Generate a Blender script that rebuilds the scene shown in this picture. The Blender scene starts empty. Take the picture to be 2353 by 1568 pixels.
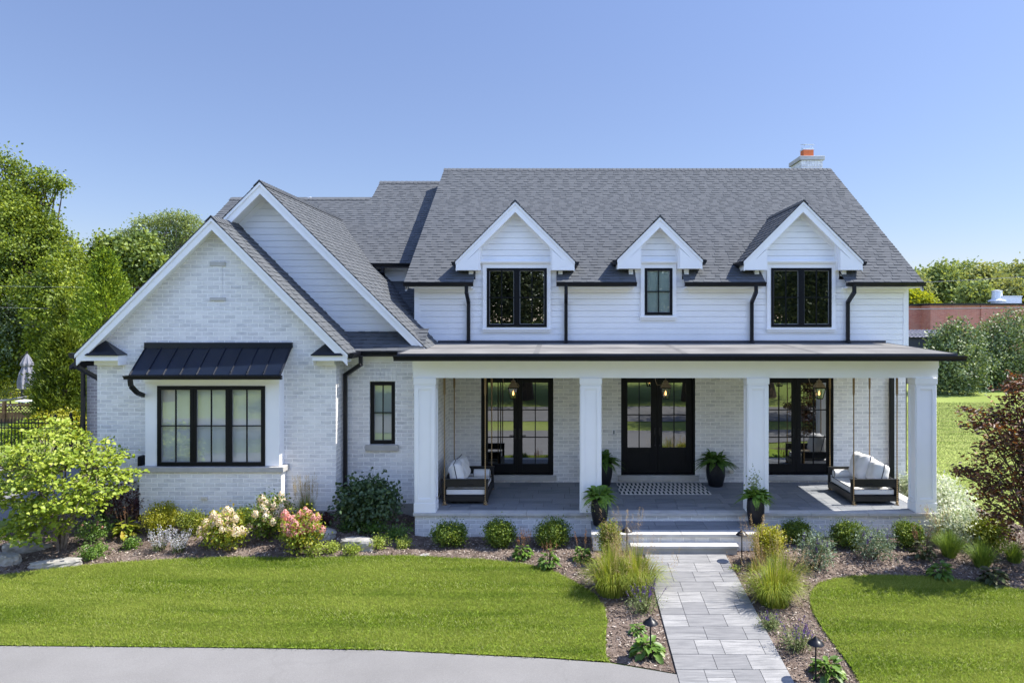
import bpy, math, random
import numpy as np
from mathutils import Vector, geometry

# ------------------------------------------------------------------ camera, light, exposure
# World axes: X right along the facade, Y away from the viewer, Z up; the eye is the origin, the garden lies about 4.7 m below.
SC = bpy.context.scene
COL = SC.collection
FPX, PX, PY = 1640.0, 1290.0, 732.0          # focal length and principal point measured on a 2352 px wide view
cam_d = bpy.data.cameras.new('camera')
cam = bpy.data.objects.new('camera', cam_d)
COL.objects.link(cam)
cam.location = (0, 0, 0)
cam.rotation_euler = (math.radians(90), 0, 0)
cam_d.sensor_width = 36.0
cam_d.lens = FPX / 2352 * 36.0
cam_d.shift_x = (1176 - PX) / 2352
cam_d.shift_y = -(784 - PY) / 2352
cam_d.clip_end = 3000
SC.camera = cam

SUN = Vector((0.76, 0.08, 1.0)).normalized()
sun_el = math.asin(SUN.z)
sun_az = math.atan2(SUN.x, SUN.y)
W = bpy.data.worlds.new('World')
SC.world = W
W.use_nodes = True
nt = W.node_tree
sky = nt.nodes.new('ShaderNodeTexSky')
sky.sky_type = 'NISHITA'
sky.sun_disc = False
sky.sun_elevation = sun_el
sky.sun_rotation = sun_az
sky.air_density = 1.0
sky.dust_density = 0.25
sky.ozone_density = 2.2
bg = nt.nodes['Background']
bg.inputs['Strength'].default_value = 0.13
tint = nt.nodes.new('ShaderNodeMixRGB')
tint.blend_type = 'MULTIPLY'
tint.inputs['Fac'].default_value = 1.0
tint.inputs['Color2'].default_value = (1.08, 0.985, 1.07, 1)
nt.links.new(sky.outputs['Color'], tint.inputs['Color1'])
nt.links.new(tint.outputs['Color'], bg.inputs['Color'])
# sky dimmed behind the house; brightness added behind the viewer to fill the facade
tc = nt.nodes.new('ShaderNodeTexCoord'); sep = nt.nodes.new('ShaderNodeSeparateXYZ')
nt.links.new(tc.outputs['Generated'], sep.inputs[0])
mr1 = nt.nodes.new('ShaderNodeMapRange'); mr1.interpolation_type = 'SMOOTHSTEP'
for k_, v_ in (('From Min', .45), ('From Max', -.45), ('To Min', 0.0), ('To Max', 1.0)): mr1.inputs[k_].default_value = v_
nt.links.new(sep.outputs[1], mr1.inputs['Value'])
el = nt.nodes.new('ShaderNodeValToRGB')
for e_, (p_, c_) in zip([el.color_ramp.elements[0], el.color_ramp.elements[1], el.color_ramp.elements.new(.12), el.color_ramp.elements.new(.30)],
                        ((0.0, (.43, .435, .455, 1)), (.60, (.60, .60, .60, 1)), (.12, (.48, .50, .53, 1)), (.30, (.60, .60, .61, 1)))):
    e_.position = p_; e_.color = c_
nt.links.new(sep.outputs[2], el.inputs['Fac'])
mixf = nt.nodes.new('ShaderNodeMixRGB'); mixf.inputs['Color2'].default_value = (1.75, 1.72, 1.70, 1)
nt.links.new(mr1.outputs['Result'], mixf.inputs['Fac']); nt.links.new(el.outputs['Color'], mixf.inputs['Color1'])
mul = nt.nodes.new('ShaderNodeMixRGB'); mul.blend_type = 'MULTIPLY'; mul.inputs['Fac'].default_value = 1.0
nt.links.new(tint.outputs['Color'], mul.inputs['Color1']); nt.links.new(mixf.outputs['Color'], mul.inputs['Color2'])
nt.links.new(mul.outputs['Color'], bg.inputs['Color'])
sun_d = bpy.data.lights.new('sun', 'SUN')
sun_d.energy = 5.0
sun_d.angle = math.radians(0.5)
sun_d.color = (1.0, 0.95, 0.86)
sun_o = bpy.data.objects.new('sun', sun_d)
sun_o.rotation_euler = (-SUN).to_track_quat('-Z', 'Y').to_euler()
sun_o.location = SUN * 60
COL.objects.link(sun_o)
SC.view_settings.view_transform = 'Standard'
SC.view_settings.look = 'None'
SC.view_settings.exposure = 1.03
SC.view_settings.gamma = 1.0
SC.cycles.max_bounces = 8
SC.cycles.transparent_max_bounces = 8

rng = np.random.default_rng(7)
random.seed(7)

# ------------------------------------------------------------------ helpers
def origin(o):
    v = Vector((0, 0, 0))
    while o is not None:
        v += o.location
        o = o.parent
    return v

def link(o, parent=None):
    COL.objects.link(o)
    if parent is not None:
        o.parent = parent
    return o

def tag(o, label=None, cat=None, group=None, kind=None):
    if label: o['label'] = label
    if cat: o['category'] = cat
    if group: o['group'] = group
    if kind: o['kind'] = kind
    return o

def thing(name, label, cat, loc, group=None):
    o = bpy.data.objects.new(name, None)
    o.empty_display_size = 0.2
    o.location = loc
    link(o)
    return tag(o, label, cat, group)

def copy_tree(o, parent=None):
    c = o.copy()
    COL.objects.link(c)
    if parent is not None:
        c.parent = parent
    for ch in list(o.children):
        copy_tree(ch, c)
    return c

class MB:
    def __init__(s):
        s.v, s.f = [], []
    def add(s, vs, fs):
        n = len(s.v)
        s.v += [tuple(p) for p in vs]
        s.f += [tuple(i + n for i in f) for f in fs]
        return s
    def quad(s, a, b, c, d):
        return s.add([a, b, c, d], [(0, 1, 2, 3)])
    def box(s, x0, x1, y0, y1, z0, z1):
        x0, x1 = min(x0, x1), max(x0, x1); y0, y1 = min(y0, y1), max(y0, y1); z0, z1 = min(z0, z1), max(z0, z1)
        return s.add([(x0, y0, z0), (x1, y0, z0), (x1, y1, z0), (x0, y1, z0), (x0, y0, z1), (x1, y0, z1), (x1, y1, z1), (x0, y1, z1)],
                     [(0, 3, 2, 1), (4, 5, 6, 7), (0, 1, 5, 4), (1, 2, 6, 5), (2, 3, 7, 6), (3, 0, 4, 7)])
    def prism_y(s, poly, y0, y1):                     # polygon of (x, z), extruded along Y
        n = len(poly)
        s.add([(x, y0, z) for x, z in poly] + [(x, y1, z) for x, z in poly],
              [tuple(range(n)), tuple(range(2 * n - 1, n - 1, -1))] + [(i, i + n, (i + 1) % n + n, (i + 1) % n) for i in range(n)])
        return s
    def prism_x(s, poly, x0, x1):                     # polygon of (y, z), extruded along X
        n = len(poly)
        s.add([(x0, y, z) for y, z in poly] + [(x1, y, z) for y, z in poly],
              [tuple(range(n)), tuple(range(2 * n - 1, n - 1, -1))] + [(i, i + n, (i + 1) % n + n, (i + 1) % n) for i in range(n)])
        return s
    def tube(s, pts, radii, n=8, cap=True):
        pts = [Vector(p) for p in pts]
        if not hasattr(radii, '__len__'): radii = [radii] * len(pts)
        rings = []
        base = len(s.v)
        prev = None
        for i, p in enumerate(pts):
            d = (pts[min(i + 1, len(pts) - 1)] - pts[max(i - 1, 0)])
            d = d.normalized() if d.length > 1e-9 else Vector((0, 0, 1))
            a = prev if prev is not None else (Vector((1, 0, 0)) if abs(d.x) < .8 else Vector((0, 1, 0)))
            u = (a - d * a.dot(d)).normalized()
            prev = u
            w = d.cross(u)
            for k in range(n):
                t = 2 * math.pi * k / n
                s.v.append(tuple(p + (u * math.cos(t) + w * math.sin(t)) * radii[i]))
        for i in range(len(pts) - 1):
            for k in range(n):
                a0 = base + i * n + k; a1 = base + i * n + (k + 1) % n
                s.f.append((a0, a1, a1 + n, a0 + n))
        if cap:
            s.f.append(tuple(base + k for k in reversed(range(n))))
            s.f.append(tuple(base + (len(pts) - 1) * n + k for k in range(n)))
        return s
    def bar(s, p, q, w, d, up=(0, 0, 1)):             # rectangular bar from p to q
        p, q = Vector(p), Vector(q)
        t = (q - p).normalized()
        u = Vector(up)
        if abs(t.dot(u)) > .98: u = Vector((0, 1, 0))
        a = t.cross(u).normalized(); b = a.cross(t).normalized()
        vs = []
        for c in (p, q):
            for (i, j) in ((-1, -1), (1, -1), (1, 1), (-1, 1)):
                vs.append(c + a * i * w / 2 + b * j * d / 2)
        return s.add(vs, [(0, 1, 2, 3), (7, 6, 5, 4), (0, 4, 5, 1), (1, 5, 6, 2), (2, 6, 7, 3), (3, 7, 4, 0)])
    def lathe(s, c, prof, n=24, rot=0.0, cap=True):   # profile of (r, z) round a vertical axis at c
        base = len(s.v)
        for r, z in prof:
            for k in range(n):
                t = 2 * math.pi * k / n + rot
                s.v.append((c[0] + r * math.cos(t), c[1] + r * math.sin(t), c[2] + z))
        for i in range(len(prof) - 1):
            for k in range(n):
                a0 = base + i * n + k; a1 = base + i * n + (k + 1) % n
                s.f.append((a0, a1, a1 + n, a0 + n))
        if cap:
            s.f.append(tuple(base + k for k in reversed(range(n))))
            s.f.append(tuple(base + (len(prof) - 1) * n + k for k in range(n)))
        return s
    def build(s, name, mat, parent=None, smooth=False, bevel=0.0, loc=None):
        o0 = origin(parent) if parent is not None else Vector(loc or (0, 0, 0))
        me = bpy.data.meshes.new(name)
        me.from_pydata([(x - o0.x, y - o0.y, z - o0.z) for x, y, z in s.v], [], s.f)
        me.materials.append(mat)
        me.update()
        if smooth:
            me.polygons.foreach_set('use_smooth', [True] * len(me.polygons))
        o = bpy.data.objects.new(name, me)
        if parent is None: o.location = o0
        link(o, parent)
        if bevel:
            m = o.modifiers.new('bevel', 'BEVEL'); m.width = bevel; m.segments = 2; m.limit_method = 'ANGLE'
        return o

def np_mesh(name, V, F, mat, parent=None, smooth=False, loc=None):
    """V (n,3) world coordinates, F (m,k) with constant k."""
    o0 = origin(parent) if parent is not None else Vector(loc or (0, 0, 0))
    V = np.asarray(V, np.float32) - np.array(o0[:], np.float32)
    F = np.asarray(F, np.int32)
    me = bpy.data.meshes.new(name)
    me.vertices.add(len(V)); me.vertices.foreach_set('co', V.ravel())
    k = F.shape[1]
    me.loops.add(F.size); me.loops.foreach_set('vertex_index', F.ravel())
    me.polygons.add(len(F))
    me.polygons.foreach_set('loop_start', np.arange(0, F.size, k, dtype=np.int32))
    if smooth: me.polygons.foreach_set('use_smooth', np.ones(len(F), bool))
    me.materials.append(mat)
    me.update(calc_edges=True)
    o = bpy.data.objects.new(name, me)
    if parent is None: o.location = o0
    return link(o, parent)

# ------------------------------------------------------------------ materials
FAR_ = ('cottonwood_leaf', 'mid_green_leaf', 'locust_leaf', 'bright_conifer', 'arborvitae_spray', 'silver_leaf', 'far_tree_leaf', 'far_olive_leaf', 'big_shrub_leaf')
class NT:
    def __init__(s, name):
        s.m = bpy.data.materials.new(name); s.m.use_nodes = True
        s.t = s.m.node_tree
        s.p = s.t.nodes['Principled BSDF']; s.out = s.t.nodes['Material Output']
    def n(s, kind, **kw):
        nd = s.t.nodes.new('ShaderNode' + kind)
        for k, v in kw.items():
            if k in nd.inputs.keys(): nd.inputs[k].default_value = v
            else: setattr(nd, k, v)
        return nd
    def l(s, a, b): s.t.links.new(a, b); return s
    def noise(s, vec, scale, detail=4, rough=.55):
        nd = s.n('TexNoise'); nd.inputs['Scale'].default_value = scale; nd.inputs['Detail'].default_value = detail; nd.inputs['Roughness'].default_value = rough
        if vec is not None: s.l(vec, nd.inputs['Vector'])
        return nd.outputs['Fac']
    def ramp(s, fac, stops):
        nd = s.n('ValToRGB'); e = nd.color_ramp.elements
        while len(e) < len(stops): e.new(0.5)
        for i, (p, c) in enumerate(stops):
            e[i].position = p; e[i].color = (*c, 1) if len(c) == 3 else c
        s.l(fac, nd.inputs['Fac']); return nd.outputs['Color']
    def mix(s, fac, a, b, mode='MIX'):
        nd = s.n('MixRGB', blend_type=mode)
        for sock, v in ((nd.inputs['Fac'], fac), (nd.inputs['Color1'], a), (nd.inputs['Color2'], b)):
            if hasattr(v, 'is_linked') or hasattr(v, 'links'): s.l(v, sock)
            elif isinstance(v, (int, float)): sock.default_value = v
            else: sock.default_value = (*v, 1)
        return nd.outputs['Color']
    def math(s, op, a, b=0.0):
        nd = s.n('Math', operation=op)
        for i, v in enumerate((a, b)):
            if isinstance(v, (int, float)): nd.inputs[i].default_value = v
            else: s.l(v, nd.inputs[i])
        return nd.outputs[0]
    def pos(s): return s.n('NewGeometry').outputs['Position']
    def scaled(s, vec, sc, rot=(0, 0, 0)):
        nd = s.n('Mapping'); nd.inputs['Scale'].default_value = sc; nd.inputs['Rotation'].default_value = rot
        s.l(vec, nd.inputs['Vector']); return nd.outputs['Vector']
    def bump(s, h, strength=.4, dist=.01):
        nd = s.n('Bump'); nd.inputs['Strength'].default_value = strength; nd.inputs['Distance'].default_value = dist
        s.l(h, nd.inputs['Height']); s.l(nd.outputs['Normal'], s.p.inputs['Normal']); return s
    def base(s, c):
        if hasattr(c, 'links'): s.l(c, s.p.inputs['Base Color'])
        else: s.p.inputs['Base Color'].default_value = (*c, 1)
        return s
    def set(s, rough=.6, spec=.5, metal=0.0):
        s.p.inputs['Roughness'].default_value = rough
        s.p.inputs['Specular IOR Level'].default_value = spec
        s.p.inputs['Metallic'].default_value = metal
        return s

def plain(name, c, rough=.6, spec=.4, metal=0.0, var=.06, scale=6.0, bump=0.0):
    t = NT(name)
    f = t.noise(t.pos(), scale, 5)
    a = tuple(max(0, x * (1 - var)) for x in c); b = tuple(min(1, x * (1 + var)) for x in c)
    t.base(t.ramp(f, [(.3, a), (.7, b)])).set(rough, spec, metal)
    if bump: t.bump(t.noise(t.pos(), scale * 12, 3), bump, .003)
    return t.m

def brick_mat(name, c1, c2, mortar, bw=.25, bh=.0935, blot=.55):
    t = NT(name)
    p = t.n('SeparateXYZ'); t.l(t.pos(), p.inputs[0])
    cx = t.n('CombineXYZ')
    t.l(t.math('ADD', p.outputs[0], p.outputs[1]), cx.inputs[0]); t.l(p.outputs[2], cx.inputs[1])
    wob = t.n('MixRGB', blend_type='ADD'); wob.inputs['Fac'].default_value = .012
    nz = t.n('TexNoise'); nz.inputs['Scale'].default_value = 9; t.l(cx.outputs[0], nz.inputs['Vector'])
    t.l(cx.outputs[0], wob.inputs['Color1']); t.l(nz.outputs['Color'], wob.inputs['Color2'])
    b = t.n('TexBrick')
    b.inputs['Scale'].default_value = 1.0; b.inputs['Brick Width'].default_value = bw; b.inputs['Row Height'].default_value = bh
    b.inputs['Mortar Size'].default_value = .0115; b.inputs['Mortar Smooth'].default_value = .6; b.inputs['Bias'].default_value = -.1
    b.inputs['Color1'].default_value = (*c1, 1); b.inputs['Color2'].default_value = (*c2, 1); b.inputs['Mortar'].default_value = (*mortar, 1)
    t.l(wob.outputs[0], b.inputs['Vector'])
    st = t.noise(t.scaled(cx.outputs[0], (5, 24, 1)), 1.0, 6, .7)
    big = t.noise(cx.outputs[0], 1.1, 4)
    wash = t.math('MULTIPLY', t.ramp(st, [(.40, (0, 0, 0)), (.60, (1, 1, 1))]), blot)
    c = t.mix(wash, b.outputs['Color'], mortar)
    c = t.mix(t.math('MULTIPLY', t.ramp(big, [(.42, (0, 0, 0)), (.72, (1, 1, 1))]), .35), c, mortar)
    fine = t.noise(cx.outputs[0], 60, 3)
    c = t.mix(t.ramp(fine, [(.66, (0, 0, 0)), (.74, (.35, .35, .35))]), c, tuple(x * .55 for x in c1))
    t.base(c).set(.85, .2)
    h = t.math('ADD', t.math('MULTIPLY', b.outputs['Fac'], -1.0), t.math('MULTIPLY', st, .8))
    t.bump(h, .55, .008)
    return t.m

def leaf_mat(name, cols, trans=.35, gloss=.06, rough=.5, clump=None, tw=(1.25, 1.15, .6)):
    """cols: list of linear colours picked at random per leaf."""
    t = NT(name)
    r = t.n('NewGeometry').outputs['Random Per Island']
    f_ = 1.45 if max(max(c) for c in cols) < .30 else 1.12
    cols = [tuple(min(.85, x * f_) for x in c) for c in cols]
    k = len(cols); gloss = gloss * .55
    clump = clump or (.55 if name in FAR_ else 3.5)
    nz = t.noise(t.pos(), clump, 3, .6)
    r = t.math('ADD', t.math('MULTIPLY', r, .72), t.math('MULTIPLY', t.math('SUBTRACT', nz, .36), 1.0))
    c = t.ramp(r, [(i / max(1, k - 1), col) for i, col in enumerate(cols)])
    t.t.nodes.remove(t.p)
    d = t.n('BsdfDiffuse'); tr = t.n('BsdfTranslucent'); g = t.n('BsdfGlossy'); g.inputs['Roughness'].default_value = rough
    t.l(c, d.inputs['Color'])
    t.l(t.mix(1.0, c, tw, 'MULTIPLY'), tr.inputs['Color'])
    m1 = t.n('MixShader'); m1.inputs[0].default_value = trans
    t.l(d.outputs[0], m1.inputs[1]); t.l(tr.outputs[0], m1.inputs[2])
    m2 = t.n('MixShader'); m2.inputs[0].default_value = gloss
    t.l(m1.outputs[0], m2.inputs[1]); t.l(g.outputs[0], m2.inputs[2])
    t.l(m2.outputs[0], t.out.inputs['Surface'])
    return t.m

def shingle_mat():
    t = NT('shingle')
    r = t.n('NewGeometry').outputs['Random Per Island']
    c = t.ramp(r, [(0, (.066, .072, .080)), (.3, (.076, .082, .090)), (.65, (.083, .089, .097)), (1, (.094, .100, .108))])
    f = t.noise(t.pos(), 90, 2)
    c = t.mix(t.ramp(f, [(.35, (.0, 0, 0)), (.7, (.5, .5, .5))]), c, (.115, .123, .132))
    big = t.noise(t.pos(), .7, 3)
    c = t.mix(t.ramp(big, [(.35, (0, 0, 0)), (.75, (.15, .15, .15))]), c, (.076, .082, .09))
    t.base(c).set(.9, .15)
    return t.m

def glass_mat(name, refl, tint):
    t = NT(name); t.t.nodes.remove(t.p)
    tr = t.n('BsdfTransparent'); tr.inputs['Color'].default_value = (*tint, 1)
    g = t.n('BsdfGlossy'); g.inputs['Roughness'].default_value = .004; g.inputs['Color'].default_value = (.90, .93, .96, 1)
    nz = t.n('TexNoise'); nz.inputs['Scale'].default_value = .9; nz.inputs['Detail'].default_value = 1; t.l(t.pos(), nz.inputs['Vector'])
    b = t.n('Bump'); b.inputs['Strength'].default_value = .06; b.inputs['Distance'].default_value = .02
    t.l(nz.outputs['Fac'], b.inputs['Height']); t.l(b.outputs['Normal'], g.inputs['Normal'])
    m = t.n('MixShader'); m.inputs[0].default_value = refl
    t.l(tr.outputs[0], m.inputs[1]); t.l(g.outputs[0], m.inputs[2]); t.l(m.outputs[0], t.out.inputs['Surface'])
    return t.m

def paver_mat(name, cols, streak):
    t = NT(name)
    r = t.n('NewGeometry').outputs['Random Per Island']
    c = t.ramp(r, [(i / (len(cols) - 1), x) for i, x in enumerate(cols)])
    st = t.noise(t.scaled(t.pos(), (1.6, 14, 1)), 1.6, 6, .65)
    c = t.mix(t.ramp(st, [(.35, (0, 0, 0)), (.68, (.75, .75, .75))]), c, streak)
    fine = t.noise(t.pos(), 45, 3)
    c = t.mix(t.ramp(fine, [(.4, (0, 0, 0)), (.8, (.3, .3, .3))]), c, tuple(x * .7 for x in cols[0]))
    t.base(c).set(.75, .3).bump(fine, .15, .003)
    return t.m

def ground_mat(name, stops, s1, s2, rough=.95, bump=.5, bdist=.02):
    t = NT(name)
    a = t.noise(t.pos(), s1, 5, .6); b = t.noise(t.pos(), s2, 6, .7)
    f = t.math('ADD', t.math('MULTIPLY', a, .5), t.math('MULTIPLY', b, .5))
    t.base(t.ramp(f, stops)).set(rough, .1).bump(b, bump, bdist)
    return t.m

def rope_mat():
    t = NT('rope')
    w = t.n('TexWave', wave_type='BANDS', bands_direction='DIAGONAL'); w.inputs['Scale'].default_value = 14
    w.inputs['Distortion'].default_value = 1.0
    t.l(t.pos(), w.inputs['Vector'])
    t.base(t.ramp(w.outputs['Fac'], [(.2, (.16, .10, .045)), (.8, (.42, .30, .16))])).set(.9, .1).bump(w.outputs['Fac'], .6, .006)
    return t.m

def emit_mat(name, c, s):
    t = NT(name); t.t.nodes.remove(t.p)
    e = t.n('Emission'); e.inputs['Color'].default_value = (*c, 1); e.inputs['Strength'].default_value = s
    t.l(e.outputs[0], t.out.inputs['Surface']); return t.m

def rug_mat():
    t = NT('rug_weave')
    p = t.n('SeparateXYZ'); t.l(t.pos(), p.inputs[0])
    row = t.math('FLOOR', t.math('MULTIPLY', t.math('SUBTRACT', p.outputs[1], 16.93), 1 / .29))
    par = t.math('MODULO', row, 2.0)
    u = t.math('FRACT', t.math('ADD', t.math('MULTIPLY', p.outputs[0], 1 / .105), t.math('MULTIPLY', par, .5)))
    dark = t.math('MULTIPLY', t.math('LESS_THAN', u, .46), t.math('LESS_THAN', t.math('FRACT', t.math('MULTIPLY', t.math('SUBTRACT', p.outputs[1], 16.93), 1 / .29)), .86))
    ln = t.math('LESS_THAN', t.math('ABSOLUTE', t.math('SUBTRACT', u, .25)), .045)
    t.base(t.mix(dark, (.60, .58, .55), (.035, .045, .05))).set(.95, .05).bump(t.noise(t.pos(), 180, 2), .3, .003)
    return t.m

M = {}
M['brick'] = brick_mat('white_washed_brick', (.50, .50, .512), (.71, .703, .692), (.88, .87, .85), blot=.48)
M['brick_grey'] = brick_mat('grey_washed_brick', (.25, .23, .24), (.37, .345, .34), (.52, .50, .50), bw=.21, bh=.082, blot=.2)
M['brick_red'] = brick_mat('red_brick', (.42, .135, .10), (.52, .20, .15), (.48, .30, .26), bw=.30, bh=.10, blot=.1)
M['white'] = plain('white_paint', (.80, .81, .83), .45, .3, var=.015, scale=3)
M['siding'] = plain('white_siding', (.79, .80, .82), .5, .3, var=.03, scale=1.6)
M['trim'] = plain('white_trim', (.80, .805, .815), .5, .3, var=.02, scale=2)
M['black'] = plain('black_metal', (.006, .007, .011), .38, .3, var=.2)
M['frame'] = plain('black_frame', (.0045, .0055, .008), .45, .18, var=.15)
M['metalroof'] = plain('standing_seam_metal', (.006, .010, .021), .30, .35, var=.15, scale=2)
M['shingle'] = shingle_mat()
M['underlay'] = plain('roof_edge', (.04, .04, .045), .9, .1)
M['membrane'] = plain('roof_membrane', (.175, .17, .162), .85, .15, var=.22, scale=1.2)
M['flash'] = plain('dark_flashing', (.03, .035, .05), .5, .4)
M['stone'] = plain('limestone', (.46, .45, .43), .8, .2, var=.12, scale=4, bump=.15)
M['stone_dark'] = plain('grey_limestone', (.40, .39, .37), .85, .2, var=.12, scale=4, bump=.15)
M['concrete'] = plain('concrete', (.34, .33, .31), .9, .1, var=.2, scale=5, bump=.2)
M['glass'] = glass_mat('dark_glass', .31, (.16, .18, .18))
M['glass_clear'] = glass_mat('clear_glass', .20, (.85, .88, .89))
M['interior'] = plain('dark_interior', (.022, .024, .024), .9, .1)  # dark sheet behind the panes, the unlit room put into its colour
M['blind'] = plain('roller_blind', (.70, .72, .69), .9, .1, var=.03)
M['lampglass'] = glass_mat('lantern_glass', .12, (.95, .95, .93))
M['copper'] = plain('aged_brass', (.30, .22, .14), .35, .5, .6, var=.2, scale=20)
M['flame'] = emit_mat('gas_flame', (1.0, .50, .16), 2.2)
M['clay'] = plain('clay_flue', (.55, .15, .06), .8, .2, var=.15)
M['paver_dark'] = paver_mat('slate_paver', [(.115, .13, .155), (.165, .178, .20), (.215, .226, .245)], (.26, .27, .28))
M['paver'] = paver_mat('light_paver', [(.20, .20, .204), (.27, .269, .268), (.34, .336, .33)], (.11, .113, .12))
M['joint'] = plain('paver_joint', (.06, .06, .065), .95, .1)
M['fabric'] = plain('white_canvas', (.74, .73, .72), .9, .1, var=.03, scale=8, bump=.12)
M['piping'] = plain('navy_piping', (.012, .014, .03), .8, .1)
M['darkwood'] = plain('dark_stained_wood', (.012, .012, .013), .45, .4, var=.3, scale=10)
M['rope'] = rope_mat()
M['rug'] = rug_mat()
M['pot'] = plain('black_planter', (.010, .011, .015), .45, .3, var=.25, scale=10)
M['soil'] = plain('potting_soil', (.02, .014, .01), 1, 0, bump=.5)
M['bark'] = plain('tree_bark', (.10, .075, .055), .95, .1, var=.4, scale=14, bump=.6)
M['bark_grey'] = plain('grey_bark', (.17, .14, .12), .95, .1, var=.35, scale=14, bump=.6)
M['stemg'] = plain('green_stem', (.07, .09, .03), .8, .2, var=.3)
M['asphalt'] = ground_mat('asphalt', [(.3, (.145, .142, .14)), (.5, (.185, .181, .178)), (.7, (.23, .226, .222))], .5, 55, .95, .35, .006)
def cracks(m):
    t = NT.__new__(NT); t.m = m; t.t = m.node_tree; t.p = t.t.nodes['Principled BSDF']; t.out = t.t.nodes['Material Output']
    src = t.p.inputs['Base Color'].links[0].from_socket
    wv = t.mix(.10, t.pos(), (0, 0, 0)); nz = t.n('TexNoise'); nz.inputs['Scale'].default_value = 1.7; t.l(t.pos(), nz.inputs['Vector'])
    ad = t.n('MixRGB', blend_type='ADD'); ad.inputs['Fac'].default_value = .8; t.l(t.pos(), ad.inputs['Color1']); t.l(nz.outputs['Color'], ad.inputs['Color2'])
    v = t.n('TexVoronoi', feature='DISTANCE_TO_EDGE'); v.inputs['Scale'].default_value = .20; t.l(ad.outputs[0], v.inputs['Vector'])
    ln = t.ramp(v.outputs['Distance'], [(0, (.10, .10, .10)), (.008, (0, 0, 0))])
    c = t.mix(ln, src, (.075, .073, .07))
    st = t.noise(t.scaled(t.pos(), (.35, 1.1, 1)), .8, 5, .6)
    c = t.mix(t.ramp(st, [(.45, (0, 0, 0)), (.75, (.35, .35, .35))]), c, (.14, .136, .13))
    gr = t.noise(t.pos(), 130, 2, .7)
    c = t.mix(t.ramp(gr, [(.58, (0, 0, 0)), (.72, (.5, .5, .5))]), c, (.36, .355, .35))
    t.base(c)
cracks(M['asphalt'])
M['mulch'] = ground_mat('mulch_soil', [(.3, (.06, .043, .034)), (.5, (.15, .115, .095)), (.68, (.27, .22, .185))], 3, 38, 1, .9, .03)
M['turf'] = ground_mat('turf', [(.32, (.12, .19, .018)), (.5, (.17, .25, .026)), (.68, (.24, .31, .045))], .45, 16, 1, .6, .04)
M['farturf'] = ground_mat('far_turf', [(.32, (.14, .18, .04)), (.5, (.20, .25, .06)), (.68, (.29, .32, .11))], .16, 9, 1, .6, .04)
M['rock'] = plain('pale_boulder', (.30, .288, .262), .95, .1, var=.35, scale=5, bump=.8)
M['cedar'] = plain('cedar_wood', (.20, .115, .055), .8, .2, var=.3, scale=5)
M['canvas_grey'] = plain('striped_canvas', (.19, .19, .22), .9, .1, var=.1)
M['cable'] = plain('cable', (.20, .20, .21), .6, .3)
M['galv'] = plain('galvanised_steel', (.60, .63, .68), .4, .5, .3, var=.06)
M['bead'] = plain('glazing_bead', (.30, .31, .32), .5, .3)
M['plasticw'] = plain('white_plastic', (.62, .58, .50), .5, .4, var=.02)

# ------------------------------------------------------------------ terrain
def sm(a, b, t):
    t = np.clip((np.asarray(t, float) - a) / (b - a), 0, 1)
    return t * t * (3 - 2 * t)

def G(x, y):
    """height of the ground at (x, y)"""
    x = np.asarray(x, float); y = np.asarray(y, float)
    z = -4.69 - .098 * (14.1 - np.clip(y, 9.5, 14.1)) - .03 * (9.5 - np.clip(y, -1.0, 9.5))
    z = z + .27 * sm(13.9, 15.7, y) * sm(-2.9, -4.0, x)
    z = z + .055 * np.clip(-9.0 - y, 0, 40)
    return z

def gp(u, v):
    """ground point seen at (u, v) of the 2352 px wide view"""
    lo, hi = 6.0, 400.0
    for _ in range(60):
        y = (lo + hi) / 2
        if -(v - PY) / FPX * y > float(G((u - PX) / FPX * y, y)): lo = y
        else: hi = y
    return ((u - PX) / FPX * lo, lo, float(G((u - PX) / FPX * lo, lo)))

def sheet(name, poly, dz, mat, res=.4, kind='structure', label=None, zf=None):
    poly = [tuple(p[:2]) for p in poly]
    vs = [Vector(p) for p in poly]
    xs = [p[0] for p in poly]; ys = [p[1] for p in poly]
    gx = np.arange(min(xs) + res / 2, max(xs), res); gy = np.arange(min(ys) + res / 2, max(ys), res)
    P = np.array([(a, b) for a in gx for b in gy])
    keep = inside(P, poly)
    for p in P[keep]: vs.append(Vector(p))
    n = len(poly)
    out = geometry.delaunay_2d_cdt(vs, [(i, (i + 1) % n) for i in range(n)], [], 1, 1e-5)
    V = [(p.x, p.y, float(G(p.x, p.y)) + dz if zf is None else zf(p.x, p.y)) for p in out[0]]
    mb = MB(); mb.v = V; mb.f = [tuple(f) if _up(V, f) else tuple(reversed(f)) for f in out[2]]
    o = mb.build(name, mat, loc=V[0], smooth=True)
    return tag(o, label, None, None, kind)

def _up(V, f):
    a, b, c = (Vector(V[i]) for i in f[:3])
    return (b - a).cross(c - a).z > 0

def inside(P, poly):
    P = np.asarray(P); r = np.zeros(len(P), bool)
    n = len(poly)
    for i in range(n):
        x0, y0 = poly[i]; x1, y1 = poly[(i + 1) % n]
        c = ((y0 > P[:, 1]) != (y1 > P[:, 1]))
        xi = (x1 - x0) * (P[:, 1] - y0) / ((y1 - y0) if y1 != y0 else 1e-9) + x0
        r ^= c & (P[:, 0] < xi)
    return r

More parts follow.
